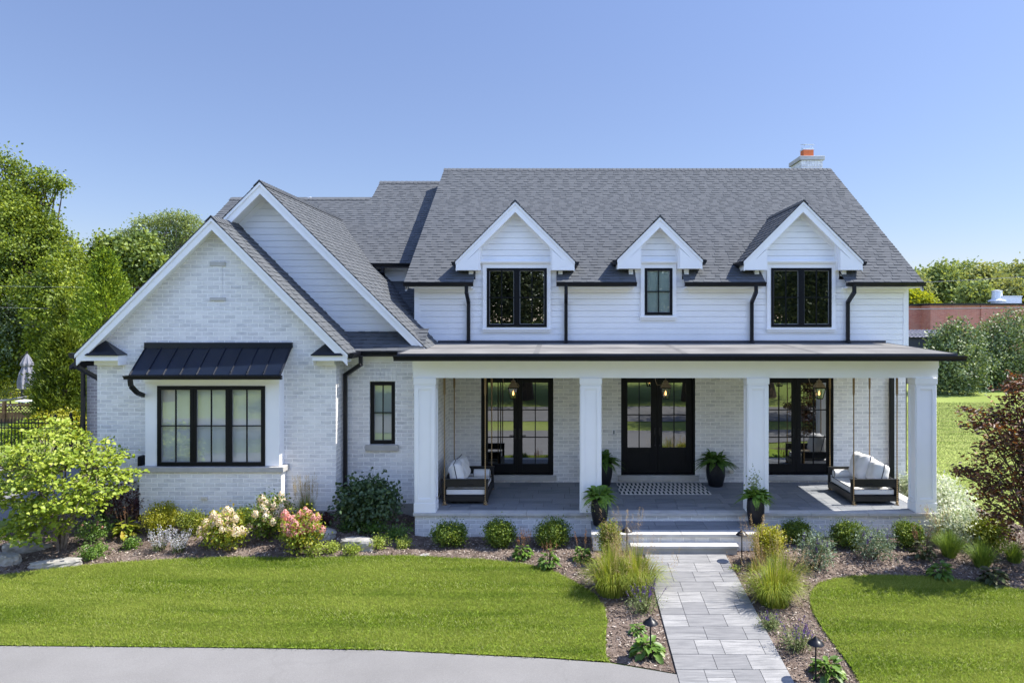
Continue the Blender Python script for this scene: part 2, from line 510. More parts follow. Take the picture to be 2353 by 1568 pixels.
# one sheet to the horizon, finer near the house
def axis(lo, hi, far):
    a = list(np.arange(lo, hi + .01, .5))
    s = .8
    b = [hi]; c = [lo]
    while b[-1] < far: b.append(b[-1] + s); c.append(c[-1] - s); s *= 1.35
    return np.array(sorted(set(c[1:] + a + b[1:])))
gx, gy = axis(-14, 14, 900), axis(-2, 22, 900)
XX, YY = np.meshgrid(gx, gy, indexing='ij')
ZZ = G(XX, YY)
nx, ny = XX.shape
I = np.arange(nx * ny).reshape(nx, ny)
ground = np_mesh('ground', np.stack([XX.ravel(), YY.ravel(), ZZ.ravel()], 1),
                 np.stack([I[:-1, :-1].ravel(), I[1:, :-1].ravel(), I[1:, 1:].ravel(), I[:-1, 1:].ravel()], 1), M['farturf'], smooth=True)
tag(ground, 'wide sunlit lawn and ground around the house', None, None, 'structure')

L_TOP = [(-260, 1345), (-120, 1334), (0, 1326), (100, 1313), (200, 1302), (300, 1294), (400, 1288), (500, 1284), (600, 1283.5), (670, 1285.5), (740, 1284), (818, 1281), (937, 1280),
         (1056, 1286.8), (1102, 1288), (1194, 1297), (1233, 1305), (1280, 1319), (1328, 1345), (1369, 1372), (1388, 1399), (1394, 1429), (1391, 1473), (1391, 1509), (1399, 1524)]
L_BOT = [(1250, 1514), (1102, 1507), (877, 1496), (551, 1491), (0, 1486), (-400, 1484)]
lawn_l = [gp(*p)[:2] for p in L_TOP + L_BOT]
R_EDGE = [(2060, 1700), (1985, 1590), (1966, 1553), (1942, 1518), (1913, 1479), (1889, 1446), (1870, 1414), (1861, 1384), (1866, 1360), (1881, 1345), (1913, 1334), (1966, 1327), (2026, 1325), (2144, 1329),
          (2233, 1340), (2352, 1360), (2500, 1392), (2900, 1480), (2900, 1760)]
lawn_r = [gp(*p)[:2] for p in R_EDGE]
drive = [(-32, 11.0)] + [gp(u, v)[:2] for u, v in ((-400, 1485), (0, 1487), (551, 1492), (877, 1497), (1102, 1508.5), (1250, 1515.5), (1399, 1526), (1640, 1567), (1830, 1612))] + \
        [(4.2, 8.7), (7, 7.2), (12, 5.6), (22, 4.6), (32, 4.2), (32, 1.6), (20, 1.8), (6, 2.6), (-32, 3.0)]
sheet('driveway', drive, .030, M['asphalt'], .8, label='pale grey asphalt driveway across the front')
BED = [(-12.0, 13.3), (-11.6, 15.0), (-11.9, 19.0), (-9, 19.0), (-4, 18.5), (8.2, 18.3), (9.2, 19.5), (10.3, 18.5), (10.4, 15.5), (11.5, 14.0), (14, 12.2), (14, 10.0), (9, 8.0), (3.6, 8.8)] + \
      [gp(u, v)[:2] for u, v in ((1830, 1608), (1640, 1563), (1399, 1520))] + [gp(1200, 1500)[:2], (-2, 11.2), (-8, 11.4), (-12.5, 11.4)]
sheet('mulch_bed', BED, .014, M['mulch'], .25, label='brown wood mulch planting bed along the house')
sheet('front_lawn', lawn_l, .040, M['turf'], .3, label='mown green front lawn between driveway and bed')
sheet('side_lawn', lawn_r, .040, M['turf'], .3, label='curved green lawn right of the walkway')
sheet('side_driveway', [(-26, 13.6), (-12.4, 14.0), (-12.1, 16.0), (-12.5, 22), (-26, 22)], .03, M['asphalt'], .8, label='shaded driveway strip beside the left corner')
sheet('street', [(-120, -1.2), (120, -1.2), (120, -7.6), (-120, -7.6)], .03, M['asphalt'], 3.0, label='asphalt street beyond the front garden')

# grass blades of the near lawns: nobody could count them
def blades(name, poly, dens, label, hmin=.024, hmax=.050, cut=None):
    xs = [p[0] for p in poly]; ys = [p[1] for p in poly]
    x0, x1, y0, y1 = max(min(xs), -13.5), min(max(xs), 11.5), min(ys), max(ys)
    n = int((x1 - x0) * (y1 - y0) * dens)
    P = np.stack([rng.uniform(x0, x1, n), rng.uniform(y0, y1, n)], 1)
    ok = inside(P, poly)
    u = PX + P[:, 0] / P[:, 1] * FPX
    ok &= (u > -30) & (u < 2390)
    P = P[ok] + rng.normal(0, .018, (int(ok.sum()), 2)); n = len(P)
    a = rng.uniform(0, 2 * np.pi, n); h = rng.uniform(hmin, hmax, n)
    w = rng.uniform(.0045, .008, n)
    z = G(P[:, 0], P[:, 1]) + .036
    lean = rng.normal(0, .026, (n, 2))
    b0 = np.stack([P[:, 0] - np.cos(a) * w, P[:, 1] - np.sin(a) * w, z], 1)
    b1 = np.stack([P[:, 0] + np.cos(a) * w, P[:, 1] + np.sin(a) * w, z], 1)
    tp = np.stack([P[:, 0] + lean[:, 0], P[:, 1] + lean[:, 1], z + h], 1)
    V = np.stack([b0, b1, tp], 1).reshape(-1, 3)
    o = np_mesh(name, V, np.arange(3 * n).reshape(n, 3), M['blade'], loc=(float(P[0, 0]), float(P[0, 1]), float(z[0])))
    return tag(o, label, 'grass', None, 'stuff')

def blade_mat(name='grass_blade', stops=None, hi=(.34, .385, .085), lo=(.11, .185, .02)):
    t = NT(name)
    r = t.n('NewGeometry').outputs['Random Per Island']
    c = t.ramp(r, stops or [(0, (.075, .125, .012)), (.3, (.185, .255, .028)), (.66, (.275, .345, .045)), (.85, (.38, .42, .11)), (1, (.60, .60, .32))])  # palest and darkest blades carry highlights and shaded gaps in their colour
    p = t.scaled(t.pos(), (.28, 1.15, .0))
    big = t.noise(p, 1.3, 4, .6)
    c = t.mix(t.ramp(big, [(.44, (0, 0, 0)), (.66, (.75, .75, .75))]), c, hi)
    big2 = t.noise(t.scaled(t.pos(), (.22, 1.9, 0), (0, 0, .06)), 1.6, 5, .65)
    c = t.mix(t.ramp(big2, [(.46, (0, 0, 0)), (.62, (.6, .6, .6))]), c, lo)
    wv = t.n('TexWave', wave_type='BANDS', bands_direction='Y'); wv.inputs['Scale'].default_value = .30; wv.inputs['Distortion'].default_value = 2.2; wv.inputs['Detail'].default_value = 3; wv.inputs['Detail Scale'].default_value = .35
    t.l(t.scaled(t.pos(), (.5, 1, 0), (0, 0, .05)), wv.inputs['Vector'])
    c = t.mix(t.ramp(wv.outputs['Fac'], [(.35, (0, 0, 0)), (.75, (.42, .42, .42))]), c, hi)
    t.t.nodes.remove(t.p)
    d = t.n('BsdfDiffuse'); tr = t.n('BsdfTranslucent'); m = t.n('MixShader'); m.inputs[0].default_value = .5
    t.l(c, d.inputs['Color']); t.l(c, tr.inputs['Color'])
    t.l(d.outputs[0], m.inputs[1]); t.l(tr.outputs[0], m.inputs[2]); t.l(m.outputs[0], t.out.inputs['Surface'])
    return t.m
M['blade'] = blade_mat()
M['blade_far'] = blade_mat('far_grass_blade', [(0, (.17, .22, .06)), (.5, (.25, .31, .085)), (1, (.36, .38, .15))], (.40, .42, .17), (.17, .23, .06))
M['glass_green'] = glass_mat('green_glass', .15, (.58, .65, .62))
M['glass_pale'] = glass_mat('pale_glass', .20, (.78, .83, .83))
blades('grass', lawn_l, 7500, 'short grass blades of the front lawn')
blades('grass', lawn_r, 7500, 'short grass blades of the curved right lawn')
FARP = [(8.9, 18.8), (11.6, 14.6), (16, 13.0), (22, 16), (26, 30), (16, 34), (8.9, 34)]
def far_blades():
    n = 120000
    P = np.stack([rng.uniform(8.8, 24, n), 14 + 26 * rng.uniform(0, 1, n) ** 1.5], 1)
    ok = ~inside(P, [tuple(p) for p in BED])
    u = PX + P[:, 0] / P[:, 1] * FPX
    P = P[ok & (u < 2400)]; n = len(P)
    a = rng.uniform(0, 6.28, n); h = rng.uniform(.03, .06, n); w = .012 + .0006 * P[:, 1]
    z = G(P[:, 0], P[:, 1]) - .005
    ln = rng.normal(0, .03, (n, 2))
    V = np.stack([np.stack([P[:, 0] - np.cos(a) * w, P[:, 1] - np.sin(a) * w, z], 1), np.stack([P[:, 0] + np.cos(a) * w, P[:, 1] + np.sin(a) * w, z], 1),
                  np.stack([P[:, 0] + ln[:, 0], P[:, 1] + ln[:, 1], z + h], 1)], 1).reshape(-1, 3)
    o = np_mesh('grass', V, np.arange(3 * n).reshape(n, 3), M['blade_far'], loc=(12, 20, -4.69))
    tag(o, 'grass of the bright lawn beyond the porch', 'grass', None, 'stuff')
far_blades()

# mulch chips
def chips():
    n = 90000
    P = np.stack([rng.uniform(-12, 11, n), rng.uniform(9.2, 16.4, n)], 1)
    ok = inside(P, [tuple(p) for p in BED]) & ~inside(P, lawn_l) & ~inside(P, lawn_r) & ~inside(P, drive)
    ok &= ~((P[:, 0] > -3.15) & (P[:, 0] < 8.05) & (P[:, 1] > 15.3)) & ~((P[:, 0] > 1.62) & (P[:, 0] < 3.26) & (P[:, 1] < 14.2)) & ~((P[:, 0] > .6) & (P[:, 0] < 4.25) & (P[:, 1] > 14.36))
    P = P[ok]; n = len(P)
    a = rng.uniform(0, 6.28, n); L = rng.uniform(.010, .032, n); w = rng.uniform(.004, .010, n)
    z = G(P[:, 0], P[:, 1]) + .014 + rng.uniform(.002, .02, n)
    t = rng.normal(0, .35, n)
    d = np.stack([np.cos(a), np.sin(a), t], 1); s = np.stack([-np.sin(a), np.cos(a), rng.normal(0, .4, n)], 1)
    c = np.stack([P[:, 0], P[:, 1], z], 1)
    d *= L[:, None]; s *= w[:, None]
    V = np.stack([c - d - s, c + d - s, c + d + s, c - d + s], 1).reshape(-1, 3)
    t_ = NT('mulch_chip')
    t_.base(t_.ramp(t_.n('NewGeometry').outputs['Random Per Island'], [(0, (.06, .042, .032)), (.45, (.18, .138, .112)), (.8, (.29, .24, .20)), (1, (.48, .42, .36))])).set(.95, .1)
    o = np_mesh('mulch_chips', V, np.arange(4 * n).reshape(n, 4), t_.m, loc=(-2, 14, -4.6))
    tag(o, 'loose brown wood chips scattered over the planting bed', 'mulch', None, 'stuff')
chips()

# walkway of large pale pavers
def paving(x0, x1, y0, y1, zf, seed, rows, widths, gap=.007, th=.03):
    r = random.Random(seed); mb = MB()
    y = y1
    ri = 0
    while y > y0 + .02:
        d = rows[ri % len(rows)]; ri += 1
        yl = max(y0, y - d)
        x = x0
        while x < x1 - .02:
            w = r.choice(widths)
            xr = x + w
            if x1 - xr < .16: xr = x1
            cells = [(yl, y)]
            if d > .27 and r.random() < .3: cells = [(yl, (yl + y) / 2), ((yl + y) / 2, y)]
            for a, b in cells:
                g = gap / 2
                X0, X1, Y0, Y1 = x + g, xr - g, a + g, b - g
                z00, z01 = zf(Y0), zf(Y1)
                mb.add([(X0, Y0, z00), (X1, Y0, z00), (X1, Y1, z01), (X0, Y1, z01), (X0, Y0, z00 - th), (X1, Y0, z00 - th), (X1, Y1, z01 - th), (X0, Y1, z01 - th)],
                       [(0, 1, 2, 3), (0, 4, 5, 1), (1, 5, 6, 2), (2, 6, 7, 3), (3, 7, 4, 0)])
            x = xr
        y = yl
    return mb
zwalk = lambda y: -4.645 - .098 * (14.13 - y)
wk = paving(1.64, 3.24, 8.9, 14.11, zwalk, 5, [.38, .38, .40], [.60, .40, .62, .50], .008, .06)
walk = wk.build('walkway', M['paver'], loc=(2.4, 12, -4.85))
tag(walk, 'pale grey paver walkway leading to the porch steps', None, None, 'structure')
wb = MB().add([(1.64, 8.9, zwalk(8.9) - .012), (3.24, 8.9, zwalk(8.9) - .012), (3.24, 14.11, zwalk(14.11) - .012), (1.64, 14.11, zwalk(14.11) - .012)], [(0, 1, 2, 3)])
tag(wb.build('walkway_bedding', M['joint'], loc=(2.4, 12, -4.9)), 'dark joints under the walkway pavers', None, None, 'structure')

# ------------------------------------------------------------------ house
HOUSE = thing('house', 'white painted brick and siding house with grey shingle roofs and long porch', 'house', (-1.0, 18.0, -4.69))
part = lambda mb, name, mat, parent=None, **k: mb.build(name, M[mat], parent or HOUSE, **k)
YW = 18.2                                           # plane of the main front wall
MZ = lambda y: -10.996 + .669 * y                   # main roof surface
AZ = lambda y: -11.67 + .667 * y                    # rear wing roof surface

def holes_wall(x0, x1, z0, z1, y, holes, depth=.12):
    xs = sorted({x0, x1, *[h[0] for h in holes], *[h[1] for h in holes]})
    zs = sorted({z0, z1, *[h[2] for h in holes], *[h[3] for h in holes]})
    mb = MB()
    for i in range(len(xs) - 1):
        for j in range(len(zs) - 1):
            cx, cz = (xs[i] + xs[i + 1]) / 2, (zs[j] + zs[j + 1]) / 2
            if any(h[0] < cx < h[1] and h[2] < cz < h[3] for h in holes): continue
            mb.quad((xs[i], y, zs[j]), (xs[i + 1], y, zs[j]), (xs[i + 1], y, zs[j + 1]), (xs[i], y, zs[j + 1]))
    for a, b, c, d in holes:
        e = y + depth
        mb.quad((a, y, c), (a, e, c), (a, e, d), (a, y, d)); mb.quad((b, y, c), (b, y, d), (b, e, d), (b, e, c))
        mb.quad((a, y, d), (a, e, d), (b, e, d), (b, y, d)); mb.quad((a, y, c), (b, y, c), (b, e, c), (a, e, c))
    return mb

def shingles(name, o, u, v, width, length, rows=None, e=.143, seed=1, parent=None):
    """courses of laminated shingles on a slope: o lower corner, u along the eave, v up the slope"""
    o, u, v = Vector(o), Vector(u).normalized(), Vector(v).normalized()
    n = u.cross(v)
    r = random.Random(seed); mb = MB()
    k = int(math.ceil(length / e))
    for i in range(k):
        v0, v1 = i * e, min(length, (i + 1) * e)
        for a, b in (rows(v0) if rows else [(0, width)]):
            mb.quad(o + u * a + v * v0 - n * .012, o + u * b + v * v0 - n * .012, o + u * b + v * v1 - n * .004, o + u * a + v * v1 - n * .004)
            x = a
            thick = r.random() < .5
            while x < b:
                w = r.uniform(.10, .24) if thick else r.uniform(.12, .30)
                x2 = min(b, x + w)
                if b - x2 < .07: x2 = b
                h = .019 if thick else .009
                lo = v0 - (.008 if thick else 0.0)
                p = [o + u * x + v * lo + n * h, o + u * x2 + v * lo + n * h, o + u * x2 + v * v1 + n * .002, o + u * x + v * v1 + n * .002,
                     o + u * x + v * lo - n * .012, o + u * x2 + v * lo - n * .012]
                f = [(0, 1, 2, 3), (4, 5, 1, 0)]
                if thick: f += [(0, 3, 4), (1, 5, 2)]
                mb.add(p, f)
                x = x2; thick = not thick
    return mb.build(name, M['shingle'], parent or HOUSE)

def ridge_caps(p, q, drop, seed=2, parent=None):
    """row of bent cap shingles along a ridge from p to q; drop is the half-width"""
    p, q = Vector(p), Vector(q); d = (q - p); L = d.length; d.normalize()
    s = d.cross(Vector((0, 0, 1))).normalized()
    mb = MB(); n = int(L / .14)
    for i in range(n):
        a = p + d * (i * L / n - .01); b = p + d * ((i + 1) * L / n)
        up0, up1 = Vector((0, 0, .028)), Vector((0, 0, .014))
        dn = Vector((0, 0, -drop[1]))
        mb.add([a + up0, a + up0 + s * drop[0] + dn, b + up1 + s * drop[0] + dn, b + up1, a + up0 - s * drop[0] + dn, b + up1 - s * drop[0] + dn],
               [(0, 1, 2, 3), (0, 3, 5, 4)])
        mb.add([a + up0, a + up0 + s * drop[0] + dn, a + s * drop[0] + dn, a, a + up0 - s * drop[0] + dn, a - s * drop[0] + dn], [(0, 3, 2, 1), (0, 4, 5, 3)])
    return mb.build('ridge_cap', M['shingle'], parent or HOUSE)

def siding(mb, y, z0, z1, xint, e=.15):
    k = int(math.ceil((z1 - z0) / e - 1e-6))
    for i in range(k):
        a, b = z0 + i * e, min(z1, z0 + (i + 1) * e)
        for xa, xb, xc, xd in xint(a, b):
            if xb - xa < .01: continue
            g, k2 = .0075, .0075 / max(1e-6, b - a)
            xe, xf = xa + (xc - xa) * k2, xb + (xd - xb) * k2
            mb.add([(xe, y - .018, a + g), (xf, y - .018, a + g), (xd, y - .018, b), (xc, y - .018, b), (xe, y + .016, a + g), (xf, y + .016, a + g), (xd, y + .016, b), (xc, y + .016, b)], [(0, 1, 2, 3), (4, 5, 1, 0), (3, 2, 6, 7)])
    return mb

GUT = lambda y, z, h=.105, d=.12: [(y, z), (y, z - h), (y - d * .62, z - h), (y - d * .66, z - h * .62), (y - d, z - h * .22), (y - d, z), (y - d + .012, z), (y - d + .012, z - .02), (y - .01, z - .02)]

def gutter_x(name, x0, x1, y, z, h=.105, d=.12, parent=None):
    return MB().prism_x(GUT(y, z, h, d), x0, x1).build(name, M['black'], parent or HOUSE)

def downspout(pts, w=.085, d=.075, parent=None):
    mb = MB()
    for i in range(len(pts) - 1):
        p, q = Vector(pts[i]), Vector(pts[i + 1])
        t = (q - p).normalized() * .03
        mb.bar(p - t, q + t, w + (.004 if i % 2 else 0), d + (.004 if i % 2 else 0), up=(0, 1, 0) if abs((q - p).normalized().z) > .5 else (0, 0, 1))
    for p in (pts[2:3] if len(pts) > 3 else []):
        pass
    return mb.build('downspout', M['black'], parent or HOUSE, bevel=.008)

YS_ = 16.42                                         # plane of the setback wall left of the porch
# ---- walls
DOORS = [(-2.055, -.21), (1.515, 3.407), (5.09, 6.935)]
ZF, ZDT, ZDB = -4.158, -1.44, -3.98
porch_wall = holes_wall(-2.86, 8.77, -4.75, -.70, YW, [(a, b, ZDB, ZDT) for a, b in DOORS], .2)
part(porch_wall, 'wall', 'brick')['label'] = 'white brick wall under the porch'
retw = MB().box(-3.1, -2.86, YS_ + .01, YW + .01, -4.75, -.72)
part(retw, 'wall', 'brick')
sb = holes_wall(-5.01, -2.861, -4.25, -.86, YS_, [(-4.415, -3.83, -2.888, -1.438)], .10)
part(sb, 'wall', 'brick')['label'] = 'white brick wall beside the porch'
gw = holes_wall(-10.31, -5.01, -4.26, -.60, 15.85, [(-8.8, -6.5, -3.15, -1.5)], .15)
gw.add([(-10.31, 15.85, -.60), (-5.01, 15.85, -.60), (-7.62, 15.85, 2.01)], [(0, 1, 2)])
gw.quad((-5.01, 15.85, -4.26), (-5.01, YS_, -4.26), (-5.01, YS_, -.60), (-5.01, 15.85, -.60))
gw.quad((-10.31, 18.6, -4.26), (-10.31, 15.85, -4.26), (-10.31, 15.85, -.60), (-10.31, 18.6, -.60))
part(gw, 'wall', 'brick')['label'] = 'white brick gable wall at the left'
rear = MB().box(-12.3, -10.4, 18.5, 25, -4.6, -1.22)
part(rear, 'wall', 'brick_grey')['label'] = 'greyer brick wall of the rear left wing'
fnd = MB().box(-10.28, -5.04, 15.87, 16.2, -4.8, -4.26)
fnd.box(-5.0, -2.87, YS_ + .02, 16.7, -4.8, -4.25); fnd.box(-9.16, -6.13, 15.57, 15.86, -4.8, -4.262)
part(fnd, 'foundation', 'concrete')
# main siding wall with dormer fronts
ms = MB()
siding(ms, YW, -.70, 1.0, lambda a, b: [(-3.72, 8.80, -3.72, 8.80)])
part(ms, 'siding_wall', 'siding')
core = MB()
core.quad((-3.72, YW + .014, -.7), (8.8, YW + .014, -.7), (8.8, YW + .014, 1.0), (-3.72, YW + .014, 1.0))
core.add([(-3.72, YW + .01, -4.7), (-3.72, YW + .01, 1.1), (-3.72, 23.94, 4.85), (-3.72, 29.5, 1.1), (-3.72, 29.5, -4.7)], [(0, 1, 2, 3, 4)])
core.add([(8.8, YW + .01, -.7), (8.8, YW + .01, 1.1), (8.8, 23.94, 4.85), (8.8, 29.5, 1.1), (8.8, 29.5, -4.7), (8.8, YW + .01, -4.7)], [(0, 1, 2, 3, 4, 5)])
core.quad((-3.72, 29.5, -4.7), (8.8, 29.5, -4.7), (8.8, 29.5, 1.1), (-3.72, 29.5, 1.1))
part(core, 'side_wall', 'siding')
part(MB().box(-3.75, -3.61, YW - .028, YW + .02, -.7, .80), 'corner_board', 'trim'); part(MB().box(8.70, 8.83, YW - .028, YW + .02, -.7, .80), 'corner_board', 'trim')

# ---- main roof
EY, EZ = 17.8, .912
SL = math.hypot(1, .669); vdir = (0, 1 / SL, .669 / SL)
SEG = [(-3.93, -2.20), (-.13, 1.87), (3.06, 5.08), (7.09, 9.03)]
x_l = -3.93
def rows_main(v0):
    y = EY + v0 / SL
    if y < YW + .02: return [(a - x_l, b - x_l) for a, b in SEG]
    return [(0, 12.96)]
shingles('roof', (x_l, EY, EZ), (1, 0, 0), vdir, 12.96, 6.14 * SL, rows_main, seed=3)['label'] = 'large grey shingled front roof slope'
ridge_caps((-3.93, 23.94, 5.02), (9.03, 23.94, 5.02), (.15, .10), 4)
back = MB().quad((-3.93, 23.94, 5.0), (9.03, 23.94, 5.0), (9.03, 30, .95), (-3.93, 30, .95))
for x in (-3.93, 9.03):
    s = 1 if x > 0 else -1
    pass
part(back, 'back_roof', 'underlay')
rk = MB()
for x in (-3.90, 8.98):
    rk = MB()
    rk.add([(x, EY, EZ - .02), (x, 23.94, 5.0), (x, 23.94, 4.78), (x, EY, EZ - .22), (x + .04, EY, EZ - .02), (x + .04, 23.94, 5.0), (x + .04, 23.94, 4.78), (x + .04, EY, EZ - .22)],
           [(0, 1, 2, 3), (7, 6, 5, 4), (0, 4, 5, 1), (3, 2, 6, 7)])
    part(rk, 'rake_board', 'trim')
for i, (a, b) in enumerate(SEG):
    sof = MB()
    a2, b2 = a + (.12 if i == 0 else .05), b - (.12 if i == 3 else .05)
    sof.box(a2, b2, EY + .0, YW - .0, .765, .80)
    sof.box(a2 + .12, b2 - .12, YW - .035, YW, .66, .765)
    gutter_x('gutter', a, b, EY - .005, EZ - .006, .100, .12)
    part(sof, 'soffit', 'trim')
for x in (-2.365, .11, 4.83, 7.27):
    downspout([(x, EY - .06, .83), (x, EY - .06, .66), (x, YW - .065, .42), (x, YW - .065, -.55), (x, YW - .13, -.60)])

# ---- dormers
def dormer(cx, za, hw, half, zt, label):
    """cx centre, za rake apex height, hw half width of the front wall, half: half width over the eaves"""
    yr = 17.90
    mb = MB()
    zw = za - .20
    def xi(a, b):
        f = lambda z: min(hw, max(0.0, (zw - z)))
        return [(cx - f(a), cx + f(a), cx - f(b), cx + f(b))]
    siding(mb, YW, 1.0, zw, xi)
    ztop = za - hw - .05
    for s in (-1, 1):
        mb.add([(cx + s * hw, YW, .95), (cx + s * hw, 20.3, .95), (cx + s * hw, 20.3, ztop), (cx + s * hw, YW, ztop)], [(0, 1, 2, 3)])
    mb.add([(cx - hw, YW + .014, .95), (cx + hw, YW + .014, .95), (cx + hw, YW + .014, zw - hw), (cx, YW + .014, zw), (cx - hw, YW + .014, zw - hw)], [(0, 1, 2, 3, 4)])
    d = part(mb, 'dormer', 'siding'); d['label'] = label
    for s in (-1, 1):
        rk = MB(); so = MB()
        P = lambda t, o_: (cx + s * t, za - t - o_)
        rk.prism_y([P(0, .015), P(half, .015), P(half, .275), P(0, .275)], yr, yr + .045)
        rk.prism_y([P(0, .015), P(half + .01, .015), P(half + .01, .085), P(0, .085)], yr - .022, yr - .001)
        # sloping soffit behind the rake board
        so.quad((cx, yr + .04, za - .20), (cx + s * (half - .05), yr + .04, za - half + .05 - .20), (cx + s * (half - .05), YW, za - half + .05 - .20), (cx, YW, za - .20))
        # frieze on the wall under the soffit
        so.prism_y([(cx, za - .2), (cx + s * (half - .2), za - half + .2 - .2), (cx + s * (half - .2), za - half + .2 - .34), (cx, za - .34)], YW - .028, YW - .001)
        ct = za - half                                # boxed eave return
        poly = [(cx + s * (half + .003), ct - .02), (cx + s * (half - .58), ct + .56), (cx + s * (half - .58), ct - .14), (cx + s * (half - .58), ct - .14)][:3]
        a1, a2 = cx + s * (half + .004), cx + s * (half - .60)
        pl = [(a1, ct - .022), (a2, ct + .58), (a2, ct - .245), (a1, ct - .245)]
        m3 = MB().prism_y(pl if s > 0 else pl[::-1], yr + .046, 18.7)
        pl = [(a1, ct - .20), (cx + s * (half - .06), ct - .20), (cx + s * (half - .56), ct + .262), (cx + s * (half - .56), ct - .245), (a1, ct - .245)]
        m3.prism_y(pl if s > 0 else pl[::-1], yr + .001, yr + .046)
        m3.box(cx + s * (hw + .05), cx + s * (hw + .16), YW - .09, 18.7, ct - .38, ct - .246)
        part(m3, 'eave_return', 'trim', d)
        part(rk, 'rake_board', 'trim', d); part(so, 'soffit', 'trim', d)
    yb = (za + 10.996) / .669 + .1
    for s in (-1, 1):
        lo = (cx + s * (half + .03), yr - .035, za - half - .03)
        if s < 0: shingles('roof', (lo[0], yb, lo[2]), (0, -1, 0), (1, 0, 1), yb - yr + .035, half * 1.4142 + .04, seed=int(cx * 10) + 31, parent=d)
        else: shingles('roof', lo, (0, 1, 0), (-1, 0, 1), yb - yr + .035, half * 1.4142 + .04, seed=int(cx * 10) + 57, parent=d)
        gx = cx + s * (half + .01)
        zt_ = za - half - .03
        yg = (zt_ + 10.996) / .669 + .05
        g = [(gx, zt_), (gx + s * .11, zt_), (gx + s * .11, zt_ - .03), (gx + s * .07, zt_ - .105), (gx, zt_ - .105)]
        mb2 = MB(); mb2.prism_y(g if s > 0 else g[::-1], yr + .01, yg); part(mb2, 'gutter', 'black', d)
        # dark drip edge above the rake
        P = lambda t, o_: (cx + s * t, za - t + o_)
        de = MB().prism_y([P(0, .004), P(half + .03, .004), P(half + .03, -.016), P(0, -.016)], yr - .034, yr + .01)
        part(de, 'drip_edge', 'underlay', d)
    ridge_caps((cx, yr - .035, za + .01), (cx, yb - .1, za + .01), (.12, .12), 3, parent=d)
    return d
dormer(-1.165, 2.95, 1.03, 1.487, 1.44, 'left wide dormer of the front roof')
dormer(2.465, 2.565, .60, 1.062, 1.44, 'small middle dormer of the front roof')
dormer(6.06, 2.955, 1.0, 1.487, 1.44, 'right wide dormer of the front roof')

# ---- windows
def window(X0, X1, Z0, Z1, Y, n=2, rows=2, fr=.07, mull=.15, glass='glass', blind=False, d=.05, label=None):
    """black casement window: frame, muntin bars, one pane per sash"""
    f = MB()
    f.box(X0, X0 + fr, Y - d, Y, Z0, Z1); f.box(X1 - fr, X1, Y - d, Y, Z0, Z1)
    f.box(X0 + fr, X1 - fr, Y - d, Y, Z0, Z0 + fr); f.box(X0 + fr, X1 - fr, Y - d, Y, Z1 - fr, Z1)
    sw = (X1 - X0 - 2 * fr - (n - 1) * mull) / n
    S = []
    for i in range(n):
        a = X0 + fr + i * (sw + mull); S.append((a, a + sw))
        if i < n - 1:
            f.box(a + sw, a + sw + mull, Y - d + .003, Y, Z0 + fr, Z1 - fr)
            f.box(a + sw + mull / 2 - .008, a + sw + mull / 2 + .008, Y - d - .004, Y - d + .002, Z0 + fr, Z1 - fr)
    w = part(f, 'window', 'frame', bevel=.006)
    if label: w['label'] = label
    m = MB(); edge = MB()
    for a, b in S:
        c = (a + b) / 2
        yb0, yb1 = Y - d + .012, Y - d + .04
        m.box(c - .0115, c + .0115, yb0, yb1, Z0 + fr, Z1 - fr)
        for k in range(1, rows):
            z = Z0 + fr + (Z1 - Z0 - 2 * fr) * k / rows
            m.box(a, c - .0115, yb0 + .002, yb1, z - .0115, z + .0115); m.box(c + .0115, b, yb0 + .002, yb1, z - .0115, z + .0115)
        part(MB().quad((a, Y - d + .036, Z0 + fr), (b, Y - d + .036, Z0 + fr), (b, Y - d + .036, Z1 - fr), (a, Y - d + .036, Z1 - fr)), 'pane', glass, w)
        bk = MB().quad((a - .02, Y - .004 + (.05 if blind and Y < 18 else 0), Z0 + .02), (b + .02, Y - .004 + (.05 if blind and Y < 18 else 0), Z0 + .02), (b + .02, Y - .004 + (.05 if blind and Y < 18 else 0), Z1 - .02), (a - .02, Y - .004 + (.05 if blind and Y < 18 else 0), Z1 - .02))
        part(bk, 'blind' if blind else 'backing', 'blind' if blind else 'interior', w)
    part(m, 'muntin', 'frame', w)
    e = MB(); t_ = .009
    for a, b in S:
        y0, y1, z0, z1 = Y - d + .026, Y - d + .034, Z0 + fr, Z1 - fr
        e.box(a, a + t_, y0, y1, z0, z1); e.box(b - t_, b, y0, y1, z0, z1); e.box(a + t_, b - t_, y0, y1, z0, z0 + t_); e.box(a + t_, b - t_, y0, y1, z1 - t_, z1)
    part(e, 'glazing_bead', 'bead', w)
    return w

